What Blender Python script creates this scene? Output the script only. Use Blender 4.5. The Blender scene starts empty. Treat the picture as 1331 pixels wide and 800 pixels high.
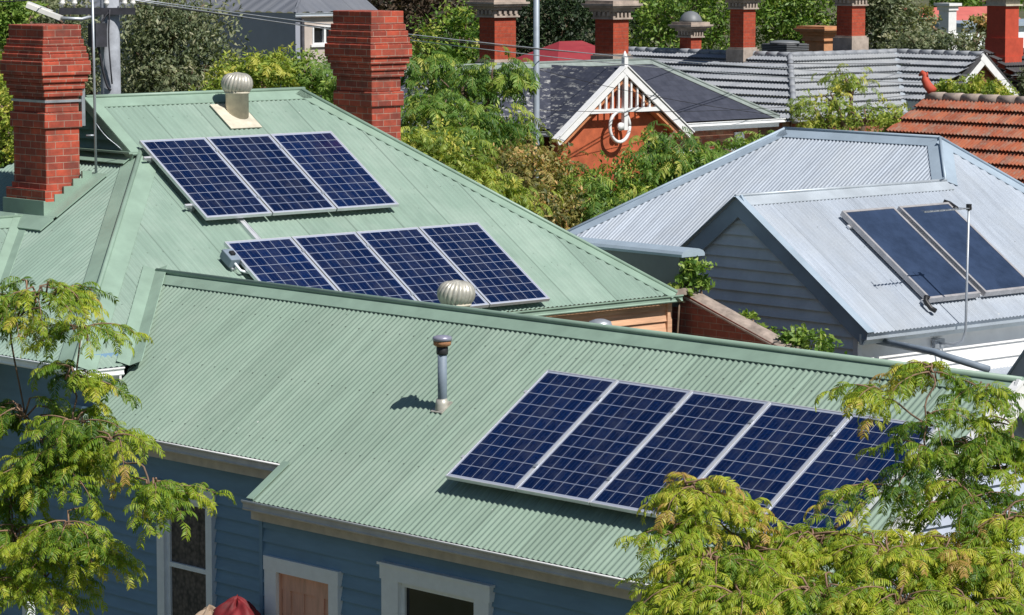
import bpy, math, random
import numpy as np
from mathutils import Vector, Matrix
random.seed(7)
R = math.radians
SC = bpy.context.scene
COL = SC.collection

# ------------------------------------------------------------------ materials
def new_mat(name):
    m = bpy.data.materials.new(name); m.use_nodes = True
    nt = m.node_tree; b = nt.nodes['Principled BSDF']
    return m, nt, b
def node(nt, t, **kw):
    n = nt.nodes.new(t)
    for k, v in kw.items(): setattr(n, k, v)
    return n
def mathn(nt, op, a, b=None, c=None):
    n = nt.nodes.new('ShaderNodeMath'); n.operation = op
    for i, v in enumerate((a, b, c)):
        if v is None: continue
        if hasattr(v, 'links') or isinstance(v, bpy.types.NodeSocket): nt.links.new(v, n.inputs[i])
        else: n.inputs[i].default_value = v
    return n.outputs[0]
def mixc(nt, fac, a, b, mode='MIX'):
    n = nt.nodes.new('ShaderNodeMix'); n.data_type = 'RGBA'; n.blend_type = mode
    for s, v in ((n.inputs[0], fac), (n.inputs[6], a), (n.inputs[7], b)):
        if isinstance(v, bpy.types.NodeSocket): nt.links.new(v, s)
        elif isinstance(v, (tuple, list)): s.default_value = (*v[:3], 1)
        else: s.default_value = v
    return n.outputs[2]
def ramp(nt, fac, stops):
    n = nt.nodes.new('ShaderNodeValToRGB'); e = n.color_ramp.elements
    while len(e) < len(stops): e.new(0.5)
    for i, (p, c) in enumerate(stops):
        e[i].position = p; e[i].color = (*c, 1) if len(c) == 3 else c
    nt.links.new(fac, n.inputs[0]); return n.outputs[0]
def noise(nt, vec, scale, detail=4, rough=0.55):
    n = nt.nodes.new('ShaderNodeTexNoise'); n.inputs['Scale'].default_value = scale
    n.inputs['Detail'].default_value = detail; n.inputs['Roughness'].default_value = rough
    if vec is not None: nt.links.new(vec, n.inputs['Vector'])
    return n.outputs[0]
def mapping(nt, vec, scale):
    n = nt.nodes.new('ShaderNodeMapping'); n.inputs['Scale'].default_value = scale
    nt.links.new(vec, n.inputs['Vector']); return n.outputs[0]
def bump(nt, b, h, strength=0.3, dist=0.01):
    n = nt.nodes.new('ShaderNodeBump'); n.inputs['Strength'].default_value = strength
    n.inputs['Distance'].default_value = dist
    nt.links.new(h, n.inputs['Height']); nt.links.new(n.outputs[0], b.inputs['Normal'])

def plain(name, col, rough=0.6, metal=0.0, var=0.12, scale=6.0, bmp=0.0, stretch=None, spec=None, dark=None):
    """paint, timber, metal or plaster with uneven tone"""
    m, nt, b = new_mat(name)
    tc = node(nt, 'ShaderNodeTexCoord').outputs['Object']
    v = mapping(nt, tc, stretch) if stretch else tc
    f = noise(nt, v, scale, 6, 0.62)
    lo = dark if dark else tuple(c * (1 - var * 1.8) for c in col)
    hi = tuple(min(1, c * (1 + var)) for c in col)
    c = ramp(nt, f, [(0.28, lo), (0.72, hi)])
    nt.links.new(c, b.inputs['Base Color'])
    b.inputs['Roughness'].default_value = rough; b.inputs['Metallic'].default_value = metal
    if spec is not None: b.inputs['Specular IOR Level'].default_value = spec
    if bmp: bump(nt, b, noise(nt, v, scale * 6, 4), bmp, 0.006)
    return m

def roof_metal(name, col, dust, rough=0.45, metal=0.0, sheet_var=0.06, streak=0.25, screws=0.5, grime=None):
    """corrugated sheet: UV is metres along the eave and down the slope"""
    m, nt, b = new_mat(name)
    uv = node(nt, 'ShaderNodeUVMap').outputs[0]
    sx = node(nt, 'ShaderNodeSeparateXYZ'); nt.links.new(uv, sx.inputs[0]); u, v = sx.outputs[0], sx.outputs[1]
    sid = mathn(nt, 'FLOOR', mathn(nt, 'DIVIDE', u, 0.762))
    wn = node(nt, 'ShaderNodeTexWhiteNoise', noise_dimensions='1D'); nt.links.new(sid, wn.inputs['W'])
    n1 = noise(nt, mapping(nt, uv, (5, 0.6, 1)), 1.6, 6, 0.6)
    n2 = noise(nt, mapping(nt, uv, (1, 1, 1)), 0.9, 5, 0.65)
    n3 = noise(nt, mapping(nt, uv, (1, 1, 1)), 30, 3, 0.6)
    c = ramp(nt, n1, [(0.3, tuple(x * (1 - streak) for x in col)), (0.62, col), (0.85, dust)])
    c = mixc(nt, ramp(nt, n2, [(0.45, (0, 0, 0)), (0.75, (0.7, 0.7, 0.7))]), c, grime or dust)
    tone = mathn(nt, 'ADD', mathn(nt, 'MULTIPLY', wn.outputs[0], sheet_var * 2), 1 - sheet_var)
    cc = node(nt, 'ShaderNodeCombineColor')
    for i in range(3): nt.links.new(tone, cc.inputs[i])
    c = mixc(nt, 1.0, c, cc.outputs[0], 'MULTIPLY')
    # lap line of each sheet
    lap = mathn(nt, 'LESS_THAN', mathn(nt, 'FRACT', mathn(nt, 'DIVIDE', u, 0.762)), 0.016)
    c = mixc(nt, mathn(nt, 'MULTIPLY', lap, 0.5), c, tuple(x * 0.35 for x in col))
    # screw heads on every third crest, in rows along the battens
    fu = mathn(nt, 'FRACT', mathn(nt, 'DIVIDE', mathn(nt, 'ADD', u, 0.057), 0.228)); fv = mathn(nt, 'FRACT', mathn(nt, 'DIVIDE', v, 0.9))
    du = mathn(nt, 'MULTIPLY', mathn(nt, 'ABSOLUTE', mathn(nt, 'SUBTRACT', fu, 0.5)), 0.228)
    dv = mathn(nt, 'MULTIPLY', mathn(nt, 'ABSOLUTE', mathn(nt, 'SUBTRACT', fv, 0.5)), 0.9)
    d = mathn(nt, 'ADD', mathn(nt, 'MULTIPLY', du, du), mathn(nt, 'MULTIPLY', dv, dv))
    sc = mathn(nt, 'LESS_THAN', d, 0.011 ** 2)
    c = mixc(nt, mathn(nt, 'MULTIPLY', sc, screws), c, (0.05, 0.06, 0.05))
    # lichen and bird specks
    vo = node(nt, 'ShaderNodeTexVoronoi'); vo.inputs['Scale'].default_value = 2.3; nt.links.new(uv, vo.inputs['Vector'])
    sp = mathn(nt, 'LESS_THAN', vo.outputs['Distance'], mathn(nt, 'MULTIPLY', ramp(nt, noise(nt, uv, 0.7, 2), [(0.5, (0, 0, 0)), (0.7, (1, 1, 1))]), 0.05))
    c = mixc(nt, mathn(nt, 'MULTIPLY', sp, 0.5), c, (0.7, 0.7, 0.66))
    vo2 = node(nt, 'ShaderNodeTexVoronoi'); vo2.inputs['Scale'].default_value = 3.7; nt.links.new(uv, vo2.inputs['Vector'])
    sp2 = mathn(nt, 'LESS_THAN', vo2.outputs['Distance'], 0.035)
    c = mixc(nt, mathn(nt, 'MULTIPLY', sp2, 0.45), c, (0.06, 0.07, 0.05))
    nt.links.new(c, b.inputs['Base Color'])
    b.inputs['Metallic'].default_value = metal
    rr = mathn(nt, 'ADD', mathn(nt, 'MULTIPLY', n3, 0.25), rough - 0.1)
    nt.links.new(rr, b.inputs['Roughness'])
    bump(nt, b, mathn(nt, 'ADD', mathn(nt, 'MULTIPLY', n3, 0.06), mathn(nt, 'MULTIPLY', n2, 0.9)), 0.5, 0.02)
    return m

def brick(name, c1, c2, mortar, w=0.23, h=0.086, ms=0.011, soot=0.0):
    m, nt, b = new_mat(name)
    uv = node(nt, 'ShaderNodeUVMap').outputs[0]
    br = node(nt, 'ShaderNodeTexBrick'); nt.links.new(uv, br.inputs['Vector'])
    br.inputs['Scale'].default_value = 1.0; br.inputs['Brick Width'].default_value = w
    br.inputs['Row Height'].default_value = h; br.inputs['Mortar Size'].default_value = ms * 0.5
    br.inputs['Mortar Smooth'].default_value = 0.15
    br.inputs['Color1'].default_value = (*c1, 1); br.inputs['Color2'].default_value = (*c2, 1)
    br.inputs['Mortar'].default_value = (*mortar, 1); br.inputs['Bias'].default_value = -0.1
    n = noise(nt, uv, 9, 6, 0.65); n2 = noise(nt, uv, 2.2, 5, 0.6)
    c = mixc(nt, 1.0, br.outputs[0], ramp(nt, n, [(0.25, (0.62, 0.58, 0.56)), (0.7, (1.12, 1.08, 1.05))]), 'MULTIPLY')
    c = mixc(nt, ramp(nt, n2, [(0.45, (0, 0, 0)), (0.8, (soot, soot, soot))]), c, (0.09, 0.045, 0.035))
    nt.links.new(c, b.inputs['Base Color']); b.inputs['Roughness'].default_value = 0.9
    h_ = mathn(nt, 'ADD', mathn(nt, 'MULTIPLY', br.outputs['Fac'], -1.0), mathn(nt, 'MULTIPLY', n, 0.5))
    bump(nt, b, h_, 0.6, 0.01)
    return m

def tile_mat(name, cols, rough=0.8, lichen=None, w=0.3, h=0.35):
    """roof tiles: a tone for each tile, moss in patches"""
    m, nt, b = new_mat(name)
    uv = node(nt, 'ShaderNodeUVMap').outputs[0]
    sx = node(nt, 'ShaderNodeSeparateXYZ'); nt.links.new(uv, sx.inputs[0])
    iu = mathn(nt, 'FLOOR', mathn(nt, 'DIVIDE', sx.outputs[0], w)); iv = mathn(nt, 'FLOOR', mathn(nt, 'DIVIDE', sx.outputs[1], h))
    cb = node(nt, 'ShaderNodeCombineXYZ'); nt.links.new(iu, cb.inputs[0]); nt.links.new(iv, cb.inputs[1])
    wn = node(nt, 'ShaderNodeTexWhiteNoise', noise_dimensions='2D'); nt.links.new(cb.outputs[0], wn.inputs['Vector'])
    n = noise(nt, uv, 6, 6, 0.7)
    f = mathn(nt, 'ADD', mathn(nt, 'MULTIPLY', wn.outputs[0], 0.35), mathn(nt, 'MULTIPLY', n, 0.65))
    k = len(cols) - 1
    c = ramp(nt, f, [(0.2 + 0.6 * i / k, x) for i, x in enumerate(cols)])
    if lichen:
        c = mixc(nt, ramp(nt, noise(nt, mapping(nt, uv, (1.3, 1.0, 1)), 4.5, 8, 0.8), [(0.47, (0, 0, 0)), (0.62, (0.7, 0.7, 0.7))]), c, lichen)
    nt.links.new(c, b.inputs['Base Color']); b.inputs['Roughness'].default_value = rough
    bump(nt, b, n, 0.25, 0.008)
    return m

def pv_mat():
    """polycrystalline cells, six by ten, pale grid and bus bars (UV in metres)"""
    m, nt, b = new_mat('solar_cells')
    uv = node(nt, 'ShaderNodeUVMap').outputs[0]
    sx = node(nt, 'ShaderNodeSeparateXYZ'); nt.links.new(uv, sx.inputs[0]); u, v = sx.outputs[0], sx.outputs[1]
    cu, cv = 0.1585, 0.1575
    pu = mathn(nt, 'DIVIDE', mathn(nt, 'SUBTRACT', u, 0.0245), cu); pv = mathn(nt, 'DIVIDE', mathn(nt, 'SUBTRACT', v, 0.025), cv)
    au = mathn(nt, 'ABSOLUTE', mathn(nt, 'SUBTRACT', mathn(nt, 'FRACT', pu), 0.5)); av = mathn(nt, 'ABSOLUTE', mathn(nt, 'SUBTRACT', mathn(nt, 'FRACT', pv), 0.5))
    gap = mathn(nt, 'GREATER_THAN', mathn(nt, 'MAXIMUM', au, av), 0.5 - 0.0029 / cu)
    edge = mathn(nt, 'MAXIMUM', mathn(nt, 'MAXIMUM', mathn(nt, 'LESS_THAN', pu, 0), mathn(nt, 'GREATER_THAN', pu, 6)),
                 mathn(nt, 'MAXIMUM', mathn(nt, 'LESS_THAN', pv, 0), mathn(nt, 'GREATER_THAN', pv, 10)))
    gap = mathn(nt, 'MAXIMUM', gap, edge)
    bus = mathn(nt, 'LESS_THAN', mathn(nt, 'ABSOLUTE', mathn(nt, 'SUBTRACT', mathn(nt, 'FRACT', mathn(nt, 'MULTIPLY', mathn(nt, 'FRACT', pu), 3)), 0.5)), 0.03)
    cb = node(nt, 'ShaderNodeCombineXYZ'); nt.links.new(mathn(nt, 'FLOOR', pu), cb.inputs[0]); nt.links.new(mathn(nt, 'FLOOR', pv), cb.inputs[1])
    oi = node(nt, 'ShaderNodeObjectInfo'); nt.links.new(oi.outputs['Random'], cb.inputs[2])
    wn = node(nt, 'ShaderNodeTexWhiteNoise'); nt.links.new(cb.outputs[0], wn.inputs['Vector'])
    vo = node(nt, 'ShaderNodeTexVoronoi'); vo.inputs['Scale'].default_value = 55; nt.links.new(uv, vo.inputs['Vector'])
    f = mathn(nt, 'ADD', mathn(nt, 'ADD', mathn(nt, 'MULTIPLY', wn.outputs[0], 0.22), 0.25), mathn(nt, 'MULTIPLY', vo.outputs['Color'], 0.28))
    c = ramp(nt, f, [(0.15, (0.001, 0.005, 0.030)), (0.5, (0.001, 0.009, 0.050)), (0.9, (0.002, 0.016, 0.080))])
    pt = mathn(nt, 'ADD', mathn(nt, 'MULTIPLY', oi.outputs['Random'], 0.5), 0.75)
    cc = node(nt, 'ShaderNodeCombineColor')
    for i in range(3): nt.links.new(pt, cc.inputs[i])
    c = mixc(nt, 1.0, c, cc.outputs[0], 'MULTIPLY')
    c = mixc(nt, mathn(nt, 'MULTIPLY', bus, 0.14), c, (0.25, 0.28, 0.36))
    c = mixc(nt, gap, c, (0.34, 0.37, 0.46))
    d = ramp(nt, noise(nt, uv, 3.0, 6, 0.7), [(0.45, (0, 0, 0)), (0.85, (0.08, 0.08, 0.08))])
    c = mixc(nt, d, c, (0.4, 0.38, 0.34))
    nt.links.new(c, b.inputs['Base Color'])
    b.inputs['Roughness'].default_value = 0.12; b.inputs['IOR'].default_value = 1.38
    return m

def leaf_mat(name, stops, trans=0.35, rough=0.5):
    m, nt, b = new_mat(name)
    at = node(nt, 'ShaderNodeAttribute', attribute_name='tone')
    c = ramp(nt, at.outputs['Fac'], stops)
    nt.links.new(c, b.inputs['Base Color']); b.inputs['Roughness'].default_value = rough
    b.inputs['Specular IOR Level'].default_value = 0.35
    tr = node(nt, 'ShaderNodeBsdfTranslucent')
    tc = mixc(nt, 1.0, c, (1.15, 1.25, 0.55), 'MULTIPLY'); nt.links.new(tc, tr.inputs['Color'])
    mx = node(nt, 'ShaderNodeMixShader'); mx.inputs[0].default_value = trans
    nt.links.new(b.outputs[0], mx.inputs[1]); nt.links.new(tr.outputs[0], mx.inputs[2])
    nt.links.new(mx.outputs[0], nt.nodes['Material Output'].inputs['Surface'])
    return m

def slate_mat(name, white):
    m, nt, b = new_mat(name)
    uv = node(nt, 'ShaderNodeUVMap').outputs[0]
    br = node(nt, 'ShaderNodeTexBrick'); nt.links.new(uv, br.inputs['Vector'])
    br.inputs['Brick Width'].default_value = 0.26; br.inputs['Row Height'].default_value = 0.2
    br.inputs['Mortar Size'].default_value = 0.006; br.inputs['Scale'].default_value = 1
    br.inputs['Color1'].default_value = (0.028, 0.032, 0.050, 1); br.inputs['Color2'].default_value = (0.052, 0.057, 0.082, 1)
    br.inputs['Mortar'].default_value = (0.02, 0.02, 0.025, 1)
    c = mixc(nt, 0.5, br.outputs[0], ramp(nt, noise(nt, uv, 5, 6, 0.7), [(0.3, (0.024, 0.026, 0.040)), (0.75, (0.072, 0.077, 0.105))]))
    if white:
        p = ramp(nt, noise(nt, mapping(nt, uv, (1.1, 2.6, 1)), 2.6, 5, 0.75), [(0.54, (0, 0, 0)), (0.59, (1, 1, 1))])
        reg = ramp(nt, noise(nt, uv, 0.55, 2), [(0.36, (0, 0, 0)), (0.5, (1, 1, 1))])
        c = mixc(nt, mathn(nt, 'MULTIPLY', mathn(nt, 'MULTIPLY', p, reg), 0.8), c, (0.42, 0.42, 0.40))
    nt.links.new(c, b.inputs['Base Color']); b.inputs['Roughness'].default_value = 0.55
    bump(nt, b, br.outputs['Fac'], -0.5, 0.01)
    return m

def ground_mat():
    m, nt, b = new_mat('ground_grass_and_dirt')
    tc = node(nt, 'ShaderNodeTexCoord').outputs['Object']
    c = ramp(nt, noise(nt, tc, 0.35, 8, 0.65), [(0.35, (0.05, 0.065, 0.025)), (0.5, (0.08, 0.085, 0.035)), (0.7, (0.16, 0.13, 0.09))])
    nt.links.new(c, b.inputs['Base Color']); b.inputs['Roughness'].default_value = 0.95
    bump(nt, b, noise(nt, tc, 6, 5), 0.5, 0.05); return m

def lace_mat():
    m, nt, b = new_mat('lace_curtain')
    uv = node(nt, 'ShaderNodeUVMap').outputs[0]
    vo = node(nt, 'ShaderNodeTexVoronoi'); vo.inputs['Scale'].default_value = 22; nt.links.new(uv, vo.inputs['Vector'])
    f = mathn(nt, 'MULTIPLY', vo.outputs['Distance'], noise(nt, mapping(nt, uv, (6, 1, 1)), 2, 4))
    c = ramp(nt, f, [(0.05, (0.17, 0.14, 0.12)), (0.28, (0.10, 0.085, 0.075)), (0.5, (0.05, 0.045, 0.04))])
    nt.links.new(c, b.inputs['Base Color']); b.inputs['Roughness'].default_value = 0.9; return m

M = {}
M['green_roof'] = roof_metal('green_painted_corrugated_iron', (0.256, 0.350, 0.278), (0.305, 0.385, 0.316), rough=0.5, streak=0.17, screws=0.8)
M['ridge_grey'] = plain('grey_green_ridge_metal', (0.25, 0.29, 0.27), 0.5)
M['green_old'] = roof_metal('weathered_green_corrugated_iron', (0.236, 0.333, 0.272), (0.34, 0.425, 0.362), rough=0.5, streak=0.16, sheet_var=0.08)
M['green_trim'] = plain('green_painted_flashing', (0.255, 0.36, 0.285), 0.45, var=0.1, scale=3)
M['green_dark'] = plain('dark_green_painted_metal', (0.22, 0.36, 0.30), 0.5)
M['zinc_roof'] = roof_metal('pale_zinc_corrugated_iron', (0.44, 0.49, 0.56), (0.54, 0.58, 0.64), rough=0.42, metal=0.25, sheet_var=0.09, streak=0.2, screws=0.2, grime=(0.44, 0.47, 0.50))
M['zinc_trim'] = plain('blue_grey_zinc_flashing', (0.36, 0.44, 0.52), 0.45, metal=0.1, var=0.1, scale=2)
M['zinc_light'] = plain('pale_zinc_flashing', (0.47, 0.52, 0.57), 0.45, metal=0.2, var=0.1, scale=2)
M['blue_board'] = plain('blue_grey_weatherboard_paint', (0.175, 0.305, 0.44), 0.6, var=0.09, scale=3, stretch=(0.5, 0.5, 2))
M['sunlit_blue_board'] = plain('sunlit_copy_of_blue_weatherboard', (0.46, 0.51, 0.62), 0.6, var=0.08, scale=3)  # the blue boards again, with sunlight put into a lighter colour
M['grey_board'] = plain('grey_weatherboard_paint', (0.76, 0.79, 0.79), 0.6, var=0.08, scale=3)
M['white_board'] = plain('white_weatherboard_paint', (0.80, 0.79, 0.77), 0.55, var=0.05, scale=4)
M['timber'] = plain('bare_orange_timber_boards', (0.68, 0.39, 0.235), 0.8, var=0.22, scale=4, stretch=(1, 0.35, 4), bmp=0.2)
M['white'] = plain('white_gloss_paint', (0.80, 0.80, 0.80), 0.4, var=0.05, scale=8)
M['trim_white'] = plain('dull_white_window_paint', (0.84, 0.88, 0.92), 0.5, var=0.04, scale=8)
M['taupe'] = plain('taupe_gutter_paint', (0.56, 0.55, 0.55), 0.5, var=0.1)
M['taupe2'] = plain('cream_frieze_paint', (0.58, 0.51, 0.44), 0.6, var=0.12)
M['brick_red'] = brick('red_chimney_brick', (0.53, 0.092, 0.048), (0.23, 0.045, 0.032), (0.44, 0.27, 0.21), soot=0.9)
M['brick_far'] = brick('smooth_red_brick', (0.46, 0.075, 0.032), (0.36, 0.055, 0.026), (0.34, 0.15, 0.10), ms=0.008, soot=0.15)
M['brick_wall'] = brick('old_party_wall_brick', (0.30, 0.085, 0.055), (0.22, 0.065, 0.045), (0.30, 0.22, 0.18), soot=0.7)
M['brick_pat'] = brick('patterned_house_brick', (0.30, 0.08, 0.04), (0.38, 0.24, 0.14), (0.2, 0.13, 0.1))
M['render'] = plain('weathered_cement_render', (0.36, 0.29, 0.245), 0.9, var=0.3, scale=5, bmp=0.4)
M['stucco'] = plain('weathered_stucco', (0.42, 0.345, 0.29), 0.9, var=0.22, scale=4)
M['stucco_orange'] = plain('ochre_stucco', (0.55, 0.27, 0.13), 0.9, var=0.15, scale=4)
M['red_paint'] = plain('red_painted_brick', (0.50, 0.070, 0.035), 0.7, var=0.12, scale=5)
M['gable_red'] = plain('terracotta_painted_gable', (0.47, 0.108, 0.042), 0.8, var=0.22, scale=3)
M['orange_trim'] = plain('orange_timber_soffit', (0.55, 0.22, 0.10), 0.7, var=0.15)
M['alu'] = plain('aluminium_frame', (0.72, 0.73, 0.76), 0.35, metal=0.45, var=0.06, scale=10)
M['pv'] = pv_mat()
M['backsheet'] = plain('panel_backsheet', (0.5, 0.5, 0.52), 0.6)
M['vent'] = plain('weathered_vent_metal', (0.50, 0.48, 0.42), 0.42, metal=0.3, var=0.25, scale=9)
M['cream'] = plain('cream_flashing', (0.60, 0.55, 0.44), 0.6, var=0.15, scale=8)
M['pipe'] = plain('blue_grey_pvc_pipe', (0.20, 0.25, 0.31), 0.6, var=0.12, scale=6)
M['rust'] = plain('rusty_collar', (0.40, 0.19, 0.09), 0.8, var=0.3, scale=12)
M['purple'] = plain('faded_grey_cap', (0.33, 0.33, 0.42), 0.35, metal=0.3, var=0.12)
M['black'] = plain('black_rubber', (0.018, 0.018, 0.02), 0.5, var=0.2)
M['steel'] = plain('galvanised_steel', (0.42, 0.45, 0.49), 0.4, metal=0.5, var=0.15, scale=5)
M['steel_paint'] = plain('grey_steel_pole', (0.36, 0.41, 0.47), 0.45, metal=0.2, var=0.1)
M['concrete'] = plain('pole_concrete', (0.34, 0.36, 0.40), 0.85, var=0.2, scale=5, bmp=0.2)
M['parapet'] = plain('dark_grey_parapet_metal', (0.165, 0.175, 0.185), 0.5, var=0.1, scale=2)
M['door'] = plain('salmon_timber_door', (0.74, 0.42, 0.31), 0.6, var=0.12, scale=3, stretch=(6, 1, 1))
M['glass_dark'] = plain('dark_window_glass', (0.012, 0.014, 0.018), 0.06, var=0.3, spec=0.6)
M['collector_frame'] = plain('dull_bronze_aluminium', (0.50, 0.48, 0.48), 0.45, metal=0.4, var=0.15)
M['collector'] = plain('collector_glass', (0.040, 0.062, 0.118), 0.10, var=0.35, scale=1.3, spec=0.9)
M['lace'] = lace_mat()
M['dark_room'] = plain('dark_room_lining', (0.03, 0.028, 0.026), 0.9)
M['red_cloth'] = plain('red_tarpaulin', (0.17, 0.010, 0.014), 0.7, var=0.3, scale=7, bmp=0.3)
M['tan_cloth'] = plain('tan_canvas', (0.34, 0.25, 0.18), 0.8, var=0.3, scale=6, bmp=0.3)
M['terracotta'] = tile_mat('old_terracotta_tiles', [(0.17, 0.045, 0.022), (0.30, 0.072, 0.030), (0.40, 0.125, 0.055)], 0.85, lichen=(0.23, 0.19, 0.15), w=0.2, h=0.35)
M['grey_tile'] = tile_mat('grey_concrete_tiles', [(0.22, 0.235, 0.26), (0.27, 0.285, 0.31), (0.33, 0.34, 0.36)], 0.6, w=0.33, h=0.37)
M['sunlit_tile'] = tile_mat('sunlit_copy_of_grey_tiles', [(0.30, 0.315, 0.335), (0.36, 0.375, 0.39), (0.42, 0.43, 0.44)], 0.6, w=0.33, h=0.37)  # same grey tiles, sun's brightness painted into the colour of the lit face
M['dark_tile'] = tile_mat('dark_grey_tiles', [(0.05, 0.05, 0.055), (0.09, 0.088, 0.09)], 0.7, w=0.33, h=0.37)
M['slate'] = slate_mat('blue_slate', False); M['slate_white'] = slate_mat('patchy_weathered_slate', True)
M['red_roof'] = roof_metal('red_painted_iron', (0.27, 0.028, 0.036), (0.31, 0.05, 0.05), rough=0.5, streak=0.15, screws=0)
M['red_roof2'] = roof_metal('faded_red_iron', (0.50, 0.12, 0.10), (0.55, 0.18, 0.14), rough=0.6, streak=0.15, screws=0)
M['seam_roof'] = roof_metal('charcoal_seam_roof', (0.15, 0.16, 0.185), (0.19, 0.2, 0.22), rough=0.5, streak=0.15, screws=0)
M['dark_wall'] = plain('charcoal_cladding', (0.34, 0.36, 0.42), 0.7, var=0.08, scale=1)
M['pink_wall'] = plain('pale_rendered_wall', (0.52, 0.45, 0.40), 0.85, var=0.08, scale=2)
M['bark'] = plain('bark', (0.19, 0.125, 0.085), 0.9, var=0.3, scale=12, bmp=0.6, stretch=(1, 1, 0.3))
M['twig'] = plain('young_reddish_twig', (0.25, 0.15, 0.095), 0.7, var=0.25, scale=15)
M['porcelain'] = plain('white_porcelain', (0.8, 0.78, 0.74), 0.25, var=0.05)
M['dark_wood'] = plain('tarred_hardwood', (0.035, 0.035, 0.045), 0.7, var=0.3)
M['ground'] = ground_mat()
M['leaf_gold'] = leaf_mat('feathery_yellow_green_leaves', [(0.0, (0.050, 0.115, 0.014)), (0.3, (0.14, 0.25, 0.024)), (0.55, (0.30, 0.40, 0.034)), (0.8, (0.47, 0.50, 0.050)), (0.95, (0.55, 0.47, 0.08)), (1.0, (0.50, 0.32, 0.10))], 0.38)
M['leaf_mid'] = leaf_mat('mid_green_leaves', [(0.0, (0.056, 0.127, 0.026)), (0.5, (0.159, 0.285, 0.051)), (0.85, (0.381, 0.460, 0.079)), (1.0, (0.571, 0.539, 0.143))])
M['leaf_yellow'] = leaf_mat('yellow_green_leaves', [(0.0, (0.106, 0.180, 0.030)), (0.5, (0.300, 0.390, 0.060)), (1.0, (0.630, 0.570, 0.120))])
M['leaf_olive'] = leaf_mat('grey_olive_leaves', [(0.0, (0.071, 0.101, 0.051)), (0.5, (0.187, 0.223, 0.115)), (1.0, (0.402, 0.389, 0.245))], 0.25)
M['leaf_bronze'] = leaf_mat('bronze_tinted_leaves', [(0.0, (0.076, 0.097, 0.034)), (0.4, (0.235, 0.235, 0.069)), (0.7, (0.455, 0.373, 0.124)), (1.0, (0.690, 0.414, 0.179))])
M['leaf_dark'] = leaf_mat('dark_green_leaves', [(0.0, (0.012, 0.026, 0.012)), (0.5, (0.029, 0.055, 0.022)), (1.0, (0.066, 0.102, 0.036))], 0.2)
M['leaf_plum'] = leaf_mat('dull_brown_purple_leaves', [(0.0, (0.03, 0.022, 0.016)), (0.5, (0.085, 0.06, 0.04)), (1.0, (0.17, 0.12, 0.08))], 0.2)
M['leaf_bright'] = leaf_mat('fresh_green_leaves', [(0.0, (0.067, 0.149, 0.026)), (0.5, (0.179, 0.299, 0.053)), (1.0, (0.419, 0.508, 0.120))])

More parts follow.
